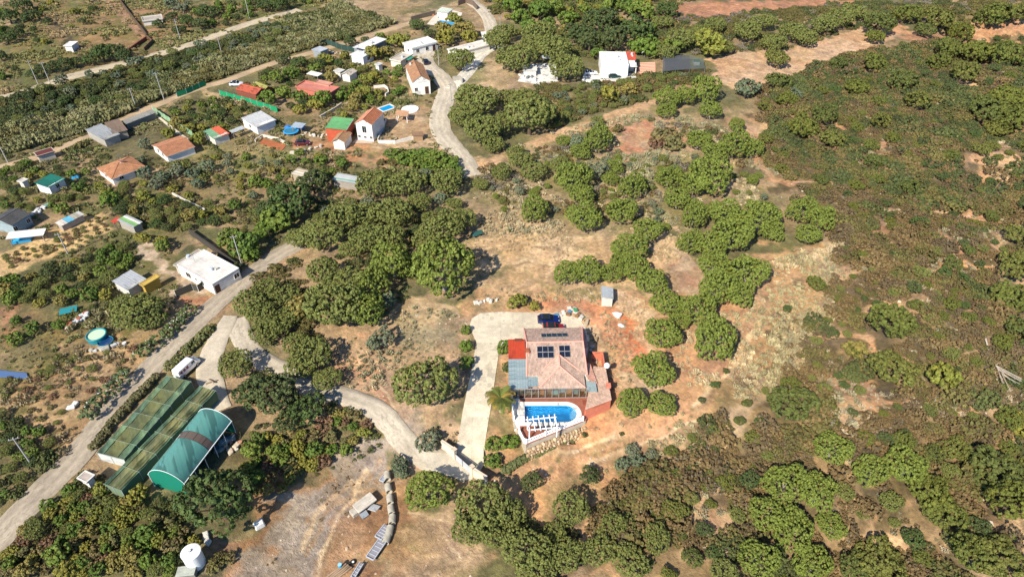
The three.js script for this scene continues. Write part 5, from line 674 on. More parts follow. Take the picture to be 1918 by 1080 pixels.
  const gr = P(396, 716); const mx = thing('cement_mixer', 'rusty pipe frame on the gravel lane beside the white van', 'frame', gr, 0.6); part(mx, 'bar', bar([-1, 0.2, 0], [1, 0.25, 0.3], 0.14, 8), M(0x7a6a58, 0.9)); part(mx, 'bar', bar([-0.2, 0.2, -0.9], [0.3, 0.6, 0.9], 0.14, 8), M(0x8a7a66, 0.9));
  // green tarpaulin and bench by the big pine
  const tp = P(894, 440, 0.3), ta = thing('green_tarpaulin', 'dark green tarpaulin stretched at the edge of the clearing', 'tarpaulin', tp, 0.5); part(ta, 'cloth', box(2.6, 0.05, 1.6, 0, 0.8, 0).rotateZ(0.1), M(0x24504a, 0.8)); for (const s of [-1, 1]) part(ta, 'pole', cyl(0.04, 0.04, 1, s * 1.2, 0.4, 0.6, 6), M(0x8a8a88, 0.7));
}
// ---------------------------------------------------------------- utility poles
{
  const list = [[307, 187, 9], [467, 34, 9], [338, 76, 8], [256, 205, 7], [453, 497, 8], [14, 304, 8], [1, 190, 8], [937, 70, 8], [822, 122, 7], [845, 190, 6], [646, 12, 9], [858, 8, 9], [93, 155, 7], [71, 158, 8], [128, 478, 6], [60, 872, 7], [418, 112, 8]];
  for (const [px, py, h] of list) { const p = P(px, py), t = thing('utility_pole', 'slim grey utility pole carrying a short crossarm', 'pole', p, 0.4, 'utility poles'); part(t, 'shaft', cyl(0.16, 0.1, h + 0.5, 0, h / 2 - 0.25, 0, 8), M(0xa8a29a, 0.9)); part(t, 'crossarm', box(1.5, 0.12, 0.1, 0, h - 0.35, 0), M(0x8a8680, 0.8)); for (const s of [-1, 1]) part(t, 'insulator', cyl(0.05, 0.05, 0.2, s * 0.6, h - 0.2, 0, 6), M(0xdadad6, 0.4)); }
}

// ---------------------------------------------------------------- plants: crowns are puffs of leaf-sized faces spread over lobes
function crownGeo(seed, { flat = 0.75, lobes = 9, puffs = 120, leaves = 20, leaf = 0.09, pr = 0.14, low = -0.45, tint = 0.16, spread = 0.62, lobeR = 0.42, list = null }) {
  const r = rng(seed), g = () => (r() + r() + r() - 1.5) / 1.5, L = list ?? [[0, 0, 0, 0.66]];
  if (!list) for (let i = 0; i < lobes; i++) { const a = i / lobes * 6.283 + g() * 0.5, d = spread * (0.75 + r() * 0.3), q = lobeR * (0.75 + r() * 0.45); const k = Math.min(1, 1 / (d + q)); L.push([Math.cos(a) * d * k, (r() - 0.35) * 0.5, Math.sin(a) * d * k, q * k]); }
  const tot = L.reduce((s, l) => s + l[3] * l[3], 0), pos = [], col = [], nor = new THREE.Vector3(), dir = new THREE.Vector3(), d2 = new THREE.Vector3(), t1 = new THREE.Vector3(), t2 = new THREE.Vector3(), p = new THREE.Vector3(), c = new THREE.Vector3();
  let made = 0, guard = 0;
  while (made < puffs && guard++ < puffs * 12) {
    let w = r() * tot, l = L[0]; for (const q of L) { w -= q[3] * q[3]; if (w <= 0) { l = q; break; } }
    dir.set(g(), g(), g()).normalize(); if (dir.y < low) continue;
    const deep = r() < 0.1; p.set(l[0], l[1], l[2]).addScaledVector(dir, l[3] * (deep ? 0.72 : 0.9 + r() * 0.16));
    if (!deep && L.some((q) => q !== l && Math.hypot(p.x - q[0], p.y - q[1], p.z - q[2]) < q[3] * 0.78)) continue;
    made++; const pt = 1 + g() * tint, hue = g() * 0.1, rr = pr * (0.75 + r() * 0.5);
    for (let k = 0; k < leaves; k++) {
      d2.set(g(), g(), g()).normalize().addScaledVector(dir, 0.75).normalize(); c.copy(p).addScaledVector(d2, rr * (0.6 + r() * 0.5)); c.y *= flat;
      nor.copy(d2).add(t1.set(g(), g(), g()).multiplyScalar(0.75)).normalize(); t1.set(g(), g(), g()).cross(nor).normalize(); t2.copy(nor).cross(t1);
      const s = leaf * (0.65 + r() * 0.7), e = s * (0.5 + r() * 0.35), q = pt * (1 + g() * 0.22), cr = q * (1 + hue + g() * 0.06), cg = q, cb = q * (1 - hue + g() * 0.1);
      const v = [[-s, -e * 0.4], [0, -e], [s, e * 0.3], [-s * 0.1, e]].map(([a, b]) => [c.x + t1.x * a + t2.x * b, c.y + (t1.y * a + t2.y * b), c.z + t1.z * a + t2.z * b]);
      for (const i of [0, 1, 2, 0, 2, 3]) { pos.push(...v[i]); col.push(cr, cg, cb); }
    }
  }
  const geo = new THREE.BufferGeometry(); geo.setAttribute('position', new THREE.Float32BufferAttribute(pos, 3)); geo.setAttribute('color', new THREE.Float32BufferAttribute(col, 3)); geo.computeVertexNormals(); return geo;
}
function trunkGeo(seed, k, thick = 0.06) {                            // tapered trunk with limbs reaching into a crown whose middle is at height k
  const r = rng(seed), list = [cyl(thick * 1.5, thick, k * 0.62, 0, k * 0.31 - 0.05, 0, 8)];
  for (let i = 0; i < 6; i++) { const a = i / 6 * 6.28 + r(), e = [Math.cos(a) * (0.4 + r() * 0.25), k + (r() - 0.3) * 0.2, Math.sin(a) * (0.4 + r() * 0.25)]; const A = new THREE.Vector3(0, k * 0.5, 0), B = new THREE.Vector3(...e), d = B.clone().sub(A), g = new THREE.CylinderGeometry(thick * 0.25, thick * 0.6, d.length(), 6); g.applyQuaternion(new THREE.Quaternion().setFromUnitVectors(new THREE.Vector3(0, 1, 0), d.clone().normalize())); list.push(g.translate((A.x + B.x) / 2, (A.y + B.y) / 2, (A.z + B.z) / 2)); }
  return G(list);
}
const leafM = (r, g, b) => M([r, g, b], 0.85, { vertexColors: true, side: THREE.DoubleSide });
const bark = M(0x5c4a3a, 0.95), barkGrey = M(0x8a8074, 0.95);
// kinds: k is the height of the crown's middle in crown radii; tones are a few leaf colours
const KIND = {
  pine: { k: 0.74, n: 7, bark: barkGrey, tones: [[0.13, 0.168, 0.024], [0.152, 0.184, 0.024], [0.108, 0.15, 0.026], [0.144, 0.166, 0.032], [0.118, 0.162, 0.022]], o: { flat: 0.9, lobes: 14, puffs: 560, leaves: 9, leaf: 0.043, pr: 0.066, low: -0.5, spread: 0.54, lobeR: 0.38, tint: 0.2 } },
  wild: { k: 0.7, n: 6, bark: bark, tones: [[0.108, 0.12, 0.016], [0.124, 0.126, 0.02], [0.092, 0.106, 0.018], [0.116, 0.124, 0.014]], o: { flat: 0.86, lobes: 9, puffs: 300, leaves: 13, leaf: 0.055, pr: 0.1, low: -0.5, spread: 0.62, lobeR: 0.4, tint: 0.3 } },
  oak: { k: 0.72, n: 7, bark: bark, tones: [[0.126, 0.148, 0.03], [0.152, 0.164, 0.034], [0.106, 0.132, 0.032], [0.142, 0.15, 0.042], [0.114, 0.15, 0.028]], o: { flat: 0.84, lobes: 14, puffs: 540, leaves: 9, leaf: 0.044, pr: 0.07, low: -0.5, spread: 0.58, lobeR: 0.38, tint: 0.28 } },
  dark: { k: 0.75, n: 4, bark: bark, tones: [[0.058, 0.082, 0.018], [0.072, 0.09, 0.022], [0.064, 0.096, 0.018]], o: { flat: 0.85, lobes: 11, puffs: 260, leaves: 14, leaf: 0.055, pr: 0.1, low: -0.5, tint: 0.25 } },
  citrus: { k: 0.8, n: 4, bark: bark, tones: [[0.112, 0.165, 0.016], [0.13, 0.17, 0.02], [0.095, 0.145, 0.016]], o: { flat: 0.9, lobes: 6, puffs: 60, leaves: 16, leaf: 0.12, pr: 0.2, low: -0.6, spread: 0.5, lobeR: 0.5, tint: 0.25 } },
  yellow: { k: 0.8, n: 4, bark: bark, tones: [[0.22, 0.195, 0.026], [0.19, 0.19, 0.024], [0.225, 0.18, 0.04]], o: { flat: 0.85, lobes: 7, puffs: 70, leaves: 16, leaf: 0.11, pr: 0.19, low: -0.6, tint: 0.3 } },
  olive: { k: 0.85, n: 4, bark: barkGrey, tones: [[0.125, 0.15, 0.075], [0.11, 0.138, 0.072], [0.145, 0.155, 0.082]], o: { flat: 0.85, lobes: 8, puffs: 80, leaves: 18, leaf: 0.085, pr: 0.17, low: -0.6, tint: 0.28 } },
  rust: { k: 0.7, n: 3, bark: bark, tones: [[0.16, 0.125, 0.04], [0.19, 0.1, 0.05], [0.145, 0.13, 0.04]], o: { flat: 0.85, lobes: 6, puffs: 44, leaves: 14, leaf: 0.13, pr: 0.22, low: -0.6, tint: 0.35 } },
};
const protos = {};
for (const [name, K] of Object.entries(KIND)) { K.geos = Array.from({ length: K.n }, (_, i) => crownGeo(100 + i * 17 + name.length * 1000, { ...K.o, lobes: Math.round(K.o.lobes * [1, 0.6, 1.15, 0.75, 0.9, 0.5, 1.05][i % 7]), spread: (K.o.spread ?? 0.62) * [1, 1.12, 0.92, 1.05, 0.95, 1.16, 1][i % 7], flat: K.o.flat * [1, 0.9, 1.1, 1, 1.12, 0.86, 0.95][i % 7] })); K.trunks = Array.from({ length: 2 }, (_, i) => trunkGeo(i + 7, K.k)); protos[name] = {}; }
const NAMES = { pine: 'pine_tree', wild: 'wild_pine', oak: 'oak_tree', dark: 'carob_tree', citrus: 'citrus_tree', yellow: 'fruit_tree', olive: 'olive_tree', rust: 'young_tree' };
const CATS = { pine: 'pine', wild: 'pine', oak: 'tree', dark: 'tree', citrus: 'tree', yellow: 'tree', olive: 'tree', rust: 'tree' };
let treeN = 0;
function tree(kind, x, z, R, label, group, sq = 1) {
  const K = KIND[kind], i = treeN++, gi = (i * 7 + 3) % K.n, ti = (i * 5 + 1) % K.tones.length, key = gi + '_' + ti;
  let p = protos[kind][key];
  if (!p) { p = new THREE.Group(); part(p, 'trunk', K.trunks[i % 2], K.bark); const c = part(p, 'crown', K.geos[gi], leafM(...K.tones[ti])); c.position.y = K.k; protos[kind][key] = p; }
  const t = p.clone(); t.name = numbered(NAMES[kind]); t.userData = {}; scene.add(t); tag(t, label, CATS[kind], group);
  t.position.set(x, H(x, z) - 0.05, z); { const e = ((i * 0.618) % 1 - 0.5) * 0.26, y = 0.9 + ((i * 0.377) % 1) * 0.28; t.scale.set(R * (1 + e), R * sq * y, R * (1 - e)); } t.rotation.y = (i * 2.399) % 6.283; block(x, z, R * 0.85); return t;
}
// crowns by photo pixel and radius: the crown's middle stands at the height its kind has
function grove(kind, s, label, group, sq = 1) {
  for (const [px, py, r] of triples(s)) { let R = 3, p; for (let i = 0; i < 4; i++) { p = P(px, py, R * KIND[kind].k * sq); R = r * ((CAMH - p.y - R * KIND[kind].k * sq) * SP - p.z * CP) / F; } tree(kind, p.x, p.z, R, label, group, sq); }
}
grove('pine', '1000,390,33 1095,407,37 1163,397,32 1075,332,40 1092,364,27 1182,352,30 1152,312,20 1213,432,30 1178,464,38 1145,335,18', 'rounded green pine at the head of the dry clearing', 'pines at the head of the clearing');
grove('pine', '1252,333,27 1330,328,48 1270,372,28 1300,405,30 1362,402,38 1370,440,42 1425,405,42 1335,460,32 1292,455,28 1448,432,26 1300,345,30', 'dense rounded pine in the clump on the east side of the clearing', 'pine clump east of the clearing');
grove('pine', '1062,515,28 1103,507,34 1145,512,24 1187,500,32 1222,527,34 1160,488,22', 'pine in the row beside the small ribbed roof shed', 'pines beside the tool shed');
grove('pine', '1340,500,36 1400,510,42 1345,545,40 1252,568,34 1305,580,38 1385,548,34 1243,625,38 1336,640,48 1226,693,43 1272,602,22', 'rounded pine in the belt on the slope right of the villa', 'pine belt right of the villa');
grove('pine', '1183,757,32 1242,757,31', 'one of two low rounded pines standing together below the pine belt', 'pair of low pines', 0.85);
grove('pine', '1375,272,34 1340,285,28 1310,262,25 1410,280,22 1252,183,28 1248,208,20 1322,172,32 1332,205,24 1118,262,32 1088,283,22 1055,264,15 1380,235,16 1285,178,24', 'pine on the slope below the wide earth track', 'pines below the earth track');
grove('pine', '1502,395,32 1540,412,28 1515,438,26', 'pine of the lone trio at the edge of the brown scrub', 'lone trio of pines');
grove('wild', '1672,605,42 1675,690,44 1485,757,43 1600,655,18 1530,530,18 1650,225,20 1700,350,18', 'pine standing alone in the brown hillside scrub', 'pines in the hillside scrub');
grove('pine', '1560,838,38 1630,885,36 1700,872,45 1470,905,45 1530,925,40 1440,962,40 1482,995,45 1560,985,30 1420,1045,42 1520,1060,40', 'light green pine in the dense wood at the foot of the hillside', 'light pines at the foot of the hillside');
grove('wild', '1650,1050,46 1605,1066,34 1742,925,42 1770,962,38 1790,842,30 1870,885,52 1895,935,46 1820,1035,42 1872,1045,52 1750,850,20', 'deep green pine in the dense wood at the foot of the hillside', 'deep green pines at the foot of the hillside');
grove('oak', '1070,955,36 985,1030,48 1062,1042,36 1005,1068,42 1120,1032,34 1040,1000,24 1180,1050,36 1230,1010,30 1150,985,26', 'bushy tree in the thicket below the villa plot', 'thicket below the villa plot');
grove('wild', '1897,560,36 1905,500,36 1918,615,30 1880,640,20 1890,785,24 1915,440,26', 'dark pine standing at the far side of the hillside scrub', 'pines beyond the scrub');
grove('wild', '1648,46,30 1640,70,18 1700,25,26 1760,36,30 1735,55,20 1800,60,26 1860,32,30 1905,22,28 1692,150,26 1605,165,22 1760,115,24 1805,135,26 1852,205,34 1895,172,32 1905,225,34 1870,240,24 1545,215,25 1505,240,28 1780,92,28 1455,110,24 1460,150,24 1475,185,20 1640,120,22 1720,185,26 1570,120,18 1830,100,30 1890,100,34 1560,260,24 1640,300,20', 'pine in the woodland around the upper earth track', 'woodland round the earth track');
grove('oak', '1485,60,26 1510,72,22 1545,45,28 1575,35,26 1600,20,24 1450,80,24 1400,60,26 1430,40,24 1340,48,22 1360,90,16 1310,60,22 1275,75,28 1240,40,20 1250,98,22', 'rounded evergreen in the upper thicket above the earth track', 'thicket above the earth track');
// the wood left of the clearing
grove('oak', '837,342,32 760,342,38 700,346,36 740,402,36 600,440,42 640,412,38 682,400,36 690,446,38 730,450,34 830,425,44 870,412,26 800,455,30 560,445,26 785,380,24 660,465,26', 'dense olive green tree in the wood below the village road end', 'wood below the village road');
grove('pine', '830,504,66 735,492,44 690,535,44 770,500,30', 'broad spreading pine at the western edge of the clearing', 'broad pines at the western edge');
grove('oak', '625,578,56 650,535,46 605,510,32 530,555,30 500,545,30 470,572,34 515,612,30 500,622,32 488,590,28 545,590,28', 'spreading oak in the wood above the access lane', 'oaks above the access lane');
grove('pine', '687,582,42', 'smooth round pine at the open end of the oak wood', undefined);
grove('yellow', '566,572,32', 'yellow green crown at the road side of the oak wood', undefined);
grove('oak', '585,665,40 562,690,30 612,710,28 555,645,26', 'oak clump casting shade over the bend of the access lane', 'oaks at the lane bend');
grove('oak', '796,725,58', 'large round evergreen oak between the access lane and the driveway');
grove('olive', '716,632,24 700,645,14 725,560,22 710,568,18', 'blue grey bush on the dry slope below the round pine', 'blue grey bushes');
grove('dark', '512,742,48 470,735,32 575,765,36 540,790,26', 'dark carob tree at the inside of the access lane bend', 'dark trees at the lane bend');
grove('oak', '442,682,34', 'round oak between the gravel lane and the access lane');
grove('dark', '410,940,68', 'large dark dense tree beside the green vault greenhouse');
grove('pine', '800,920,46', 'dense rounded tree casting shade on the gate apron');
grove('oak', '905,952,56 950,965,34 880,990,36 925,1000,30', 'lobed evergreen clump outside the gate wall', 'evergreen clump outside the gate');
grove('olive', '802,825,26', 'pale olive tree against the left gate wall');
grove('olive', '748,868,17 752,885,15', 'white flowering bush beside the gate apron', 'flowering bushes by the apron');
grove('oak', '255,584,46 232,572,26 285,602,26', 'large brownish green tree beside the grey metal shed', 'brownish tree cluster');
grove('dark', '542,380,44 585,342,30 505,390,24 520,362,22', 'dark glossy tree above the white flat roofed house', 'dark trees above the white house');
grove('citrus', '520,410,30 495,430,22 455,460,28 430,450,20 470,475,18', 'bright green leafy tree behind the white flat roofed house', 'bright trees behind the white house');
// village and roadside trees
grove('oak', '892,190,42 870,215,32 905,243,38 992,220,46 955,185,28 985,185,26 940,235,28 925,270,22 1020,215,22', 'roadside evergreen right of the village road', 'evergreens by the village road');
grove('oak', '968,106,40 1040,92,36 1010,66,32 1062,125,36 930,76,26 862,114,26 1000,85,28 945,62,22', 'leafy evergreen around the white side yard', 'evergreens round the side yard');
grove('dark', '1125,34,34 1190,57,34 1150,75,28 1085,62,30 1250,18,20 1105,78,22', 'dark evergreen above the white hillside house', 'dark evergreens above the hillside house');
grove('citrus', '975,30,18 1010,20,20 1040,12,18 1060,35,16 990,50,16 1200,20,24 1215,90,22 1180,15,18 1145,8,18 960,10,18 1025,42,15 1260,88,18 1195,88,18 1120,100,14', 'light green orchard tree above the white hillside house', 'orchard above the hillside house');
grove('yellow', '1330,82,30', 'round golden green tree at the start of the wide earth track');
grove('yellow', '1144,178,18 1180,165,16 1768,705,30 1905,790,26 1600,655,20 1820,880,18', 'golden green bush in the scrub', 'golden bushes');
grove('olive', '1400,162,24 1122,320,20 1490,175,16 1085,268,18 1115,235,10', 'blue grey olive among the pines', 'olives among the pines');
grove('oak', '1000,320,26 975,300,22 940,325,20 1050,310,22 965,285,18 1120,225,14 900,345,16', 'grey green bush on the slope under the earth trail', 'bushes under the earth trail');
grove('rust', '1245,255,22 1262,268,18 1230,268,14 1158,240,10', 'brown withered bush on the bare slope', 'withered bushes');
// bright hedge mass inside the road bend
grove('citrus', '735,288,16 755,292,18 775,290,18 795,288,18 815,296,20 835,310,22 850,325,18 780,305,16 805,312,16 760,302,14 845,300,16', 'bright green creeper mound inside the village road bend', 'creeper mounds in the road bend', 0.7);
// planting round the villa
grove('citrus', '873,647,13 874,680,14 871,617,10', 'clipped round bush along the left edge of the driveway', 'bushes along the driveway');
grove('citrus', '943,652,14', 'bright round bush beside the red roofed annexe');
grove('dark', '950,690,11', 'dark shrub beside the blue grey veranda roof');
grove('citrus', '925,832,17 958,827,18 924,863,17', 'dense bright green bush between the kerb wall and the terrace', 'bushes below the villa drive', 0.8);
grove('dark', '996,902,21 1105,892,20', 'dark round shrub on the dry slope below the terrace', 'dark shrubs below the terrace');
grove('olive', '1185,845,16 1192,862,14 1165,872,14 1220,850,12', 'loose green shrub at the edge of the lower slope', 'shrubs on the lower slope');
grove('yellow', '970,565,18 1000,572,12', 'yellow green shrub behind the turning circle', 'shrubs behind the turning circle');
grove('dark', '1475,578,9 1360,695,7 1315,748,7 1340,720,9 1095,815,6 1165,812,5', 'small low shrub on bare dry ground', 'small shrubs on bare ground');
grove('citrus', '148,350,12 115,390,14 205,372,18 60,615,14 25,635,15 110,610,11 30,600,10 590,128,13 605,185,18 560,180,14 530,172,14 500,185,16 545,135,14 520,145,14 640,178,14 600,330,14 478,340,14 600,300,12 640,305,12 545,300,10 500,345,12 440,385,12', 'round green fruit tree in the valley gardens', 'green fruit trees in the gardens');
grove('yellow', '475,165,14 590,195,14 665,185,14 680,170,14 560,205,12 620,145,12 610,110,14 700,100,16 720,95,14 745,75,18 835,70,18 865,55,20 850,35,14 880,70,16 830,52,16 690,150,14 700,140,12 660,200,12 370,260,14 350,240,12 330,230,14 315,250,12 265,445,14 355,405,14 375,400,12 300,450,12 250,395,10 415,240,10 645,215,9', 'yellowish fruit tree on the village terraces', 'yellowish trees on the terraces');
grove('dark', '190,100,20 210,95,20 230,105,16 170,110,16 95,125,15 120,120,15 140,115,14 75,130,12 60,140,12 10,70,16 30,60,14 55,30,16 15,30,18 40,10,18 390,20,18 350,40,14 375,45,14 335,55,12 295,45,10 320,30,12 495,10,16 520,8,16 540,4,14 600,120,12 560,118,14 530,110,14 655,78,12 780,45,14 805,62,12', 'dark tree near the valley road', 'dark trees near the valley road');
grove('olive', '320,8,14 340,12,14 270,325,14 300,330,16 330,320,16 360,325,14 385,310,16 290,345,14 370,345,12 260,300,10 270,270,12', 'grey green bushy tree by the hipped roof house', 'grey green trees by the hipped house');
// palm and its crown of fronds beside the veranda
{
  const p = P(938, 770), t = thing('palm_tree', 'palm tree with arching fronds beside the veranda', 'palm', p); block(p.x, p.z, 1.5); part(t, 'trunk', cyl(0.32, 0.22, 3.4, 0, 1.6, 0, 10), M(0xb09a80, 0.95));
  const fg = (() => { const pos = [], col = []; for (let i = 0; i < 12; i++) { const u = i / 12, x = u * 2.5, y = Math.sin(u * 2.2) * 0.7 - u * u * 0.6; for (const s of [-1, 1]) for (let k = 0; k < 2; k++) { const l = 0.75 * Math.sin(0.35 + u * 2.5) + 0.1; const a = [x, y, 0], b = [x + 0.3, y - 0.12, s * l], c = [x + 0.22 + k * 0.05, y + 0.02, 0]; pos.push(...a, ...b, ...c); for (let q = 0; q < 3; q++) col.push(1 + k * 0.2, 1, 0.9); } } const g = new THREE.BufferGeometry(); g.setAttribute('position', new THREE.Float32BufferAttribute(pos, 3)); g.setAttribute('color', new THREE.Float32BufferAttribute(col, 3)); g.computeVertexNormals(); return g; })();
  for (let i = 0; i < 26; i++) { const m = part(t, 'frond', fg, leafM(...(i % 4 ? [0.11, 0.13, 0.02] : [0.24, 0.17, 0.03]))); m.position.y = 3.35; m.rotation.set(0, i * 2.4, (0.55 - i * 0.055), 'YXZ'); m.scale.setScalar(0.85 + (i % 5) * 0.06); }
}
// hedges: leaf faces along a line
function hedge(label, s, w, h, tone, flowers) {
  const pts = worldPoly(s), L = []; for (let i = 0; i + 1 < pts.length; i++) { const n = Math.ceil(Math.hypot(pts[i + 1][0] - pts[i][0], pts[i + 1][1] - pts[i][1]) / (w * 0.45)); for (let k = 0; k < n; k++) L.push([lerp(pts[i][0], pts[i + 1][0], k / n) - pts[0][0] + (vn(k, 3) - 0.5) * 0.4, 0, lerp(pts[i][1], pts[i + 1][1], k / n) - pts[0][1], w * 0.5 * (0.85 + vn(k * 0.7, 9) * 0.35)]); }
  for (const l of L) { block(l[0] + pts[0][0], l[2] + pts[0][1], w * 0.4); }
  const g = crownGeo(31 + pts.length * 7 + Math.round(w * 100), { list: L, flat: h / w, puffs: L.length * 12, leaves: 16, leaf: 0.2, pr: 0.32, low: -0.3, tint: 0.28 }), t = thing('hedge', label, 'hedge', [pts[0][0], H(...pts[0]) + h * 0.45, pts[0][1]]);
  part(t, 'foliage', g, leafM(...tone)); if (flowers) part(t, 'blossom', crownGeo(77, { list: L, flat: h / w, puffs: L.length * 5, leaves: 2, leaf: 0.14, pr: 0.45, low: 0, tint: 0.1 }), leafM(0.55, 0.5, 0.45));
}
hedge('oleander hedge with pale blossom below the brown orchard', '168,788 190,758 215,735 246,706', 2.6, 2.4, [0.101, 0.135, 0.047], true);
hedge('flowering hedge along the grey road below the brown tree', '264,668 290,652 318,628 345,598 362,582', 2.2, 2.2, [0.115, 0.149, 0.041], true);
hedge('clipped hedge along the side of the white flat roofed house', '424,524 436,514 447,505', 1.6, 1.8, [0.121, 0.135, 0.034], false);
hedge('low hedge between the grey road and the netted greenhouse', '176,838 210,795 250,752 296,706', 1.1, 0.8, [0.135, 0.121, 0.047], false);
hedge('scrubby hedge between the grey road and the gravel lane', '318,692 345,664 370,640 398,612', 1.8, 1.4, [0.135, 0.142, 0.041], false);
hedge('green creeper edge along the fence below the villa terrace', '945,884 975,862 1000,850 1040,832 1085,808', 1.0, 0.9, [0.115, 0.128, 0.041], false);

// ---------------------------------------------------------------- filling plots: trees one by one until the plot is full
function fill(kinds, s, spacing, rMin, rMax, label, group, most = 60, seed = 1, sq = 1) {
  const poly = worldPoly(s), r = rng(seed * 97 + 5); let x0 = 1e9, x1 = -1e9, z0 = 1e9, z1 = -1e9; for (const [x, z] of poly) { x0 = Math.min(x0, x); x1 = Math.max(x1, x); z0 = Math.min(z0, z); z1 = Math.max(z1, z); }
  let n = 0; for (let g = 0; g < most * 30 && n < most; g++) { const x = lerp(x0, x1, r()), z = lerp(z0, z1, r()), R = lerp(rMin, rMax, r() * r()); if (!inPoly(x, z, poly) || blocked(x, z, Math.max(0.2, R * 0.7 + spacing))) continue; const kind = kinds[Math.floor(r() * kinds.length)]; tree(kind, x, z, R, `${TONE[kind]} ${label}`, `${group}, ${TONE[kind]}`, sq); n++; }
}
const TONE = { pine: 'green pine-like', wild: 'deep green', oak: 'dull green', dark: 'dark green', citrus: 'fresh green', yellow: 'yellowish', olive: 'grey green', rust: 'reddish brown' };
{ const r = rng(12); for (let i = 0; i < 5; i++) for (let k = 0; k < 12; k++) { const u = (k + 0.3 + r() * 0.4) / 12, v = (i + 0.4 + (r() - 0.5) * 0.3) / 5, p = P(lerp(lerp(2, 190, u), lerp(14, 208, u), v), lerp(lerp(482, 404, u), lerp(508, 432, u), v)); if (!blocked(p.x, p.z, 0.3)) tree(k % 3 ? 'rust' : 'oak', p.x, p.z, 0.4 + r() * 0.45, `${TONE[k % 3 ? 'rust' : 'oak']} sapling in the rows of the straw field`, `straw field saplings, ${TONE[k % 3 ? 'rust' : 'oak']}`, 0.9); } }
// open plots stay free of undergrowth
for (const q of ['0,482 70,448 190,402 208,430 120,468 60,498 0,508', '252,464 294,456 300,498 350,518 400,543 345,550 285,520', '718,218 800,194 804,258 742,266', '332,346 415,348 425,366 385,380', '525,260 610,264 700,266 715,278 640,280 565,282', '650,292 715,294 712,308 650,309', '880,470 1040,470 1030,520 920,540']) blockPoly(worldPoly(q));
fill(['yellow', 'citrus', 'rust', 'yellow'], '455,880 480,830 560,800 640,770 700,775 705,800 640,860 560,890 500,925', -0.6, 0.9, 1.9, 'avocado bush in the plot below the access lane', 'avocado plot', 95, 3, 0.9);
fill(['citrus', 'citrus', 'yellow', 'rust', 'oak', 'yellow'], '0,1060 60,985 150,900 260,935 340,990 420,1010 330,1060 340,1080 0,1080', -0.4, 0.9, 2.3, 'fruit tree in the thicket below the grey road', 'thicket below the grey road', 110, 4);
fill(['dark', 'citrus', 'oak'], '0,780 60,800 130,850 90,890 0,960', 0.2, 0.9, 2.0, 'tree on the bank left of the grey road', 'bank left of the grey road', 34, 5);
fill(['citrus', 'dark', 'yellow', 'oak', 'citrus'], '0,540 60,524 180,482 255,448 330,470 240,500 215,560 100,575 0,570', -0.2, 1.2, 2.4, 'tree in the garden below the straw field', 'garden below the straw field', 60, 6);
fill(['oak', 'yellow', 'oak', 'dark'], '185,355 330,345 400,380 430,420 350,440 260,430 200,390', 0.1, 1.2, 2.4, 'tree in the orchard below the hipped house', 'orchard below the hipped house', 44, 7);
fill(['rust', 'oak', 'rust'], '45,720 140,665 240,640 300,640 240,700 160,770 130,800 60,800', 0.7, 0.6, 1.2, 'young bush in the brown orchard', 'brown orchard', 64, 8, 0.8);
fill(['dark', 'oak', 'yellow', 'citrus'], '0,300 60,310 180,330 170,370 60,400 0,390', 0.5, 1.0, 2.2, 'tree round the teal roofed house', 'trees round the teal roof', 30, 10);
fill(['citrus', 'oak', 'yellow', 'dark'], '280,215 400,190 450,205 450,250 360,300 300,240', 0.5, 1.2, 2.2, 'tree in the garden beside the pale green fence', 'garden beside the pale fence', 26, 11);
fill(['citrus', 'dark', 'yellow', 'oak'], '500,130 640,80 740,70 740,120 640,200 520,210 470,190', 0.6, 1.2, 2.4, 'tree on the middle village terraces', 'middle village terraces', 40, 12);
fill(['yellow', 'citrus', 'oak'], '620,200 700,130 760,110 755,180 690,205 640,215', 0.5, 1.2, 2.2, 'tree on the slope above the two storey house', 'slope above the two storey house', 26, 13);
fill(['dark', 'citrus'], '340,20 480,0 620,0 500,30 400,55', 0.6, 1.4, 2.6, 'tree above the valley road', 'above the valley road', 30, 14);
fill(['dark', 'yellow', 'citrus'], '0,0 190,0 150,60 70,100 0,170', 1.2, 1.2, 2.6, 'tree scattered over the upper field', 'upper field', 22, 15);
fill(['citrus', 'yellow', 'dark', 'oak'], '900,0 1240,0 1230,60 1120,95 950,50', 0.3, 1.6, 3.0, 'tree in the upper orchard', 'upper orchard', 60, 16);
fill(['oak', 'olive', 'oak', 'dark'], '1060,165 1200,150 1330,140 1230,175 1110,215 1010,255 1000,200', 0.2, 1.2, 2.4, 'bush on the bank above the earth trail', 'bank above the earth trail', 46, 17);
fill(['oak', 'citrus', 'yellow', 'olive'], '380,300 560,290 640,300 620,350 560,330 480,380 400,350', 1.2, 1.0, 1.8, 'tree on the grassy bank below the orange terrace', 'grassy bank', 26, 18);
fill(['oak', 'olive', 'pine'], '900,330 1060,290 1240,250 1420,330 1440,400 1240,440 960,430', 0.3, 0.9, 1.8, 'bush among the pines above the clearing', 'bushes above the clearing', 60, 19);
fill(['wild', 'dark', 'wild'], '1340,130 1918,30 1918,420 1600,440 1430,330 1420,230', 0.6, 1.2, 2.6, 'bush in the upper hillside scrub', 'upper hillside bushes', 140, 20);
fill(['oak', 'dark', 'wild', 'wild'], '1250,850 1500,700 1600,480 1918,450 1918,1080 1050,1080', 0.9, 0.8, 2.2, 'bush in the lower hillside scrub', 'lower hillside bushes', 150, 21);
fill(['oak', 'wild', 'dark', 'wild'], '1180,1000 1400,840 1640,830 1918,830 1918,1080 1150,1080', 0.1, 1.6, 3.4, 'tree crowding the wood at the foot of the hillside', 'wood at the foot of the hillside', 60, 22);
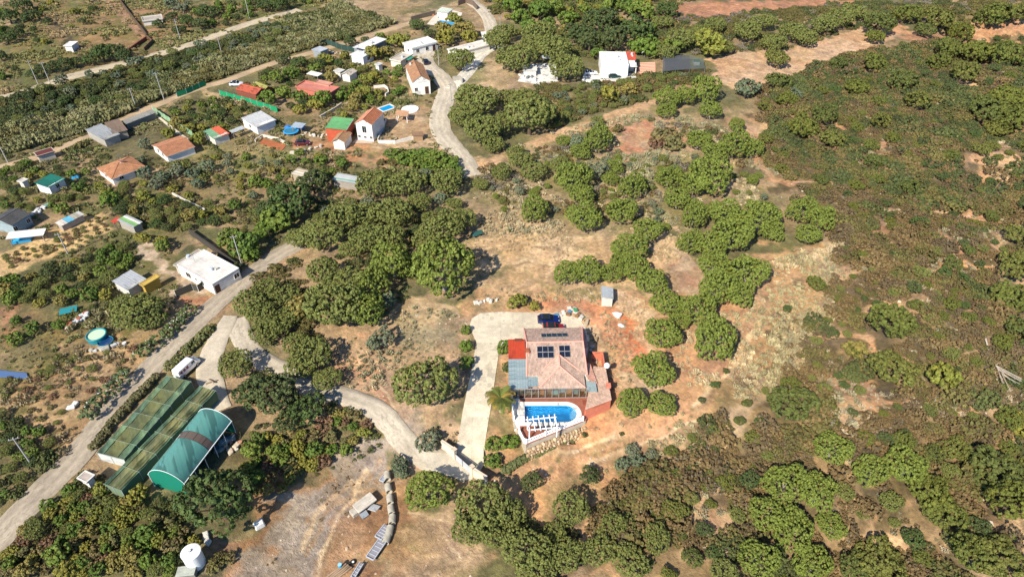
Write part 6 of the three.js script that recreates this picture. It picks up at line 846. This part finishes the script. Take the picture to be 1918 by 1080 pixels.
fill(['oak', 'dark', 'olive'], '520,470 640,380 720,330 830,320 870,400 790,470 660,480', 0.1, 1.4, 2.6, 'undergrowth tree in the wood below the village road', 'undergrowth in the wood', 40, 23);
fill(['dark', 'oak', 'olive'], '0,195 200,135 340,95 500,52 620,25 560,60 380,130 200,205 0,255', 0.1, 1.3, 2.8, 'thicket tree in the valley strip below the valley road', 'valley thicket', 100, 24);

// ---------------------------------------------------------------- uncountable cover: scrub, reeds, dry weeds
const HILL = '1400,330 1430,150 1560,115 1918,60 1960,60 1960,1100 1000,1100 1060,985 1250,860 1400,770 1500,650 1560,520 1580,440 1480,330';
function cover(name, label, cat, geo, mat, zones, seed, test) {
  const rag = (x, z) => [x + (fbm(x / 11 + 7, z / 11, 3) - 0.5) * 26, z + (fbm(x / 11 + 90, z / 11 + 4, 3) - 0.5) * 26];
  const r = rng(seed), M4 = [], C = [], e = new THREE.Euler(), q = new THREE.Quaternion(), v = new THREE.Vector3(), sc = new THREE.Vector3();
  for (const [s, step, smin, smax, fill_, cols] of zones) {
    const poly = worldPoly(s); let x0 = 1e9, x1 = -1e9, z0 = 1e9, z1 = -1e9; for (const [x, z] of poly) { x0 = Math.min(x0, x); x1 = Math.max(x1, x); z0 = Math.min(z0, z); z1 = Math.max(z1, z); }
    for (let z = z0; z < z1; z += step) for (let x = x0; x < x1; x += step) {
      const X = x + (r() - 0.5) * step * 1.3, Z = z + (r() - 0.5) * step * 1.3, n = fbm(X / 9 + seed, Z / 9, 3); const a = r(), b = r(), c = r(), d = r();
      if (!inPoly(...(s === HILL ? rag(X, Z) : [X, Z]), poly) || fill_ < ss(0.3, 0.7, n) * 0.75 + a * 0.35 || blocked(X, Z)) continue; if (test && !test(X, Z)) continue;
      const S = lerp(smin, smax, b * b) * (0.55 + 1.0 * vn(X / 8, Z / 8 + 40)), t = Math.min(cols.length - 1, Math.floor(Math.max(0, fbm(X / 13 + 60 + seed, Z / 13, 3) * 2.0 - 0.5 + (c - 0.5) * 0.3) * cols.length)), k = cols[t], j = 0.8 + d * 0.4;
      M4.push(new THREE.Matrix4().compose(v.set(X, H(X, Z) - 0.04, Z), q.setFromEuler(e.set((c - 0.5) * 0.2, d * 6.28, (b - 0.5) * 0.2)), sc.set(S, S * (0.75 + c * 0.5), S))); C.push(new THREE.Color().setRGB(k[0] * j, k[1] * j, k[2] * j));
    }
  }
  const im = new THREE.InstancedMesh(geo, mat, M4.length); M4.forEach((m, i) => { im.setMatrixAt(i, m); im.setColorAt(i, C[i]); }); shade(im); im.name = name; scene.add(im); tag(im, label, cat, null, 'stuff'); console.log(name, M4.length);
}
const bareW = BARE.map((b) => worldPoly(b)), notBare = (x, z) => !bareW.some((p) => inPoly(x + (vn(x, z) - 0.5) * 3, z + (vn(x + 50, z) - 0.5) * 3, p)) || vn(x * 3, z * 3) > 0.9, hillFree = (x, z) => notBare(x, z) && (worn01(x, z) < 0.4 || vn(x * 2, z * 2) > 0.88);
const dome = (seed, o) => crownGeo(seed, { flat: 0.75, lobes: 6, puffs: 46, leaves: 10, leaf: 0.105, pr: 0.19, low: -0.2, tint: 0.3, ...o }).translate(0, 0.35, 0);
const BROWN = [0.17, 0.112, 0.042], UMBER = [0.132, 0.092, 0.042], OLV = [0.132, 0.112, 0.03], GRN = [0.086, 0.098, 0.024], GREY = [0.18, 0.15, 0.105], DKG = [0.066, 0.082, 0.022], LITE = [0.145, 0.155, 0.035];
const white = M([1, 1, 1], 0.9, { vertexColors: true, side: THREE.DoubleSide });
cover('heath_scrub', 'brown and olive heath scrub covering the hillside', 'scrub', dome(3, {}), white, [
  [HILL, 1.1, 0.6, 2.1, 0.88, [BROWN, UMBER, BROWN, OLV, BROWN, UMBER, OLV, GRN]],
  ['1440,150 1560,115 1918,70 1960,70 1960,420 1700,400 1500,330', 1.7, 1.2, 2.4, 0.9, [OLV, DKG, GRN, OLV, DKG]],
  ['880,320 1000,280 1240,220 1400,260 1420,330 1240,420 960,400', 1.5, 0.5, 1.2, 0.55, [OLV, GREY, BROWN, GRN]],
  ['1000,160 1340,130 1250,180 1100,215 1000,260', 1.3, 0.7, 1.6, 0.95, [OLV, BROWN, GRN, OLV]],
  ['1220,30 1600,5 1918,0 1918,60 1640,45 1480,90 1340,110 1230,90', 1.5, 0.8, 1.7, 0.95, [OLV, GREY, GRN, DKG, OLV]],
], 11, hillFree);
cover('grey_scrub', 'grey dry brush between the hillside shrubs', 'scrub', dome(8, { puffs: 16, leaves: 8, leaf: 0.11, pr: 0.34 }), white, [
  [HILL, 2.0, 0.5, 1.2, 0.7, [GREY, GREY, [0.19, 0.16, 0.11], BROWN]],
  ['1230,860 1400,770 1560,520 1590,460 1500,460 1440,620 1300,780', 1.6, 0.35, 0.8, 0.55, [[0.32, 0.25, 0.14], GREY, OLV]],
], 19, hillFree);
cover('garden_scrub', 'low green growth between the valley gardens', 'undergrowth', dome(5, {}), white, [
  ['0,60 190,0 640,0 520,34 330,92 170,138 0,182', 2.8, 0.4, 1.1, 0.35, [[0.13, 0.12, 0.03], GRN, OLV]],
  ['0,192 180,142 330,100 520,44 560,60 400,120 220,190 0,252', 1.3, 0.8, 1.8, 0.95, [DKG, GRN, OLV, DKG]],
  ['0,300 280,215 520,120 760,60 830,60 830,250 560,300 320,350 0,400', 2.2, 0.5, 1.4, 0.5, [GRN, OLV, LITE, GRN, [0.17, 0.14, 0.04]]],
  ['180,350 560,290 860,300 870,350 700,330 560,460 420,440 260,430', 1.8, 0.5, 1.4, 0.65, [GRN, OLV, LITE, [0.14, 0.12, 0.04]]],
  ['0,515 190,455 330,470 240,600 330,600 200,650 120,690 0,780', 2.0, 0.4, 1.2, 0.5, [GRN, LITE, LITE, OLV]],
  ['0,780 130,860 90,900 0,990', 1.5, 0.6, 1.4, 0.85, [DKG, GRN, OLV]],
  ['0,1050 150,885 300,925 440,985 420,1080 0,1080', 1.5, 0.6, 1.4, 0.8, [GRN, LITE, OLV, [0.16, 0.12, 0.04]]],
  ['440,900 480,830 700,768 740,820 640,875 480,935', 1.6, 0.5, 1.1, 0.7, [GRN, [0.15, 0.14, 0.025], OLV]],
  ['470,520 560,470 700,400 860,400 870,520 760,560 620,640 500,650', 1.6, 0.6, 1.4, 0.75, [OLV, GRN, DKG]],
  ['900,0 1300,0 1250,95 1100,110 950,60', 1.8, 0.6, 1.6, 0.7, [GRN, LITE, OLV]],
  ['950,1080 960,980 1060,960 1260,900 1220,1080', 1.5, 0.6, 1.5, 0.85, [OLV, GRN, LITE, BROWN]],
  ['400,600 440,640 600,730 700,770 560,800 450,830 420,760', 1.7, 0.5, 1.2, 0.7, [GRN, LITE, DKG]],
], 23);
const reedGeo = (() => { const r = rng(4), pos = [], col = []; for (let i = 0; i < 46; i++) { const a = r() * 6.28, d = r() * 0.8, x = Math.cos(a) * d, z = Math.sin(a) * d, h = 0.8 + r() * 0.6, lx = (r() - 0.4) * 1.3, lz = (r() - 0.5) * 1.3, w = 0.05 + r() * 0.04, b = r() * 3; const p = [[x - Math.cos(b) * w, 0, z - Math.sin(b) * w], [x + Math.cos(b) * w, 0, z + Math.sin(b) * w], [x + lx * 0.5, h, z + lz * 0.5], [x + lx, h * 0.9, z + lz]]; for (const k of [0, 1, 2, 1, 3, 2]) pos.push(...p[k]); const c = 0.8 + r() * 0.5; for (let k = 0; k < 6; k++) col.push(c, c, c); } const g = new THREE.BufferGeometry(); g.setAttribute('position', new THREE.Float32BufferAttribute(pos, 3)); g.setAttribute('color', new THREE.Float32BufferAttribute(col, 3)); g.computeVertexNormals(); return g; })();
const REED = [0.25, 0.225, 0.1], REEDG = [0.19, 0.185, 0.07];
cover('cane_thicket', 'soft pale cane thicket along the valley floor', 'canes', dome(21, { flat: 0.95, puffs: 40, leaves: 12, leaf: 0.1, pr: 0.24, tint: 0.22 }), white, [['0,250 180,196 330,140 420,110 520,44 640,10 735,45 640,74 500,116 400,150 290,186 150,250 0,292', 1.5, 1.0, 2.1, 0.95, [REED, REEDG, OLV, REEDG, GRN]]], 29);
cover('reed_bed', 'tall pale reeds filling the valley floor', 'reeds', reedGeo, white, [
  ['0,250 180,196 330,140 420,110 520,44 640,10 735,45 640,74 500,116 400,150 290,186 150,250 0,292', 0.75, 0.7, 1.5, 0.8, [REED, REEDG, REED, REEDG]],
], 31);
cover('dry_weeds', 'dry grass and weeds on the open ground', 'weeds', reedGeo, white, [
  ['880,420 1300,400 1440,500 1420,640 1290,790 1140,860 930,910 900,860 1150,760 1120,570 900,560', 1.0, 0.2, 0.42, 0.5, [[0.516, 0.395, 0.233], [0.435, 0.341, 0.192]]],
  ['1380,500 1580,450 1560,620 1420,760 1250,850 1100,900 1260,800', 0.95, 0.3, 0.65, 0.75, [[0.489, 0.381, 0.219], [0.381, 0.314, 0.165]]],
  ['600,620 860,545 880,620 850,860 700,770 560,690', 1.0, 0.2, 0.45, 0.5, [[0.462, 0.368, 0.219], [0.300, 0.273, 0.151]]],
  ['400,1080 470,950 650,870 780,890 900,900 960,960 950,1080', 1.2, 0.2, 0.36, 0.2, [[0.489, 0.354, 0.192], [0.435, 0.300, 0.165]]],
  ['0,0 640,0 330,92 0,182', 1.4, 0.4, 0.8, 0.6, [[0.300, 0.260, 0.098], [0.246, 0.233, 0.084], [0.408, 0.300, 0.151]]],
  ['0,300 560,120 830,60 840,260 880,300 560,440 330,560 330,620 120,850 0,760', 1.3, 0.3, 0.7, 0.55, [[0.300, 0.260, 0.125], [0.233, 0.233, 0.084], [0.381, 0.300, 0.165]]],
  ['880,300 1000,260 1240,200 1420,260 1420,400 1240,430 890,440', 1.1, 0.3, 0.7, 0.65, [[0.435, 0.354, 0.206], [0.300, 0.273, 0.151]]],
  [HILL, 1.5, 0.3, 0.7, 0.6, [[0.408, 0.327, 0.206], [0.300, 0.260, 0.151]]],
], 37);
{ const g = new THREE.IcosahedronGeometry(1, 1), q = g.attributes.position; for (let k = 0; k < q.count; k++) { const f = 0.75 + 0.5 * vn(q.getX(k) * 2 + 3, q.getY(k) * 2 + q.getZ(k)); q.setXYZ(k, q.getX(k) * f, q.getY(k) * f * 0.7, q.getZ(k) * f); } g.computeVertexNormals();
cover('loose_stones', 'loose pale stones scattered over the dry ground', 'stones', g, M([1, 1, 1], 0.95), [
  ['880,420 1300,400 1440,500 1420,640 1290,790 1140,860 930,910 900,860 1150,760 1120,570 900,560', 1.3, 0.06, 0.24, 0.5, [[0.5, 0.4, 0.28], [0.42, 0.32, 0.22], [0.56, 0.48, 0.38]]],
  ['600,620 860,545 880,620 850,860 700,770 560,690', 1.4, 0.06, 0.24, 0.5, [[0.5, 0.4, 0.28], [0.4, 0.3, 0.2]]],
  ['400,1080 470,950 650,870 780,890 960,960 950,1080', 1.4, 0.06, 0.22, 0.5, [[0.48, 0.38, 0.28], [0.4, 0.3, 0.2]]],
  [HILL, 2.0, 0.08, 0.4, 0.5, [[0.5, 0.42, 0.3], [0.42, 0.34, 0.24]]],
], 51); }
// fallen dead tree on the hillside
{
  const p = P(1862, 690), t = thing('dead_tree', 'bleached fallen dead tree in the hillside scrub', 'dead tree', p, 0), m = M(0xb0a290, 0.95), r = rng(8); part(t, 'trunk', bar([-0.5, H(p.x - 0.5, p.z + 3) - p.y + 0.5, 3.0], [0.2, H(p.x + 0.2, p.z - 5.5) - p.y + 0.7, -5.5], 0.14, 8), m);
  for (let i = 0; i < 14; i++) { const z = 0.5 + r() * 3, a = [0, 0.8, z - 1]; part(t, 'branch', bar(a, [(r() - 0.25) * 5, 0.3 + r() * 0.9, z + 0.5 + r() * 2.4], 0.035 + r() * 0.025, 5), m); }
}

renderer.render(scene, camera);
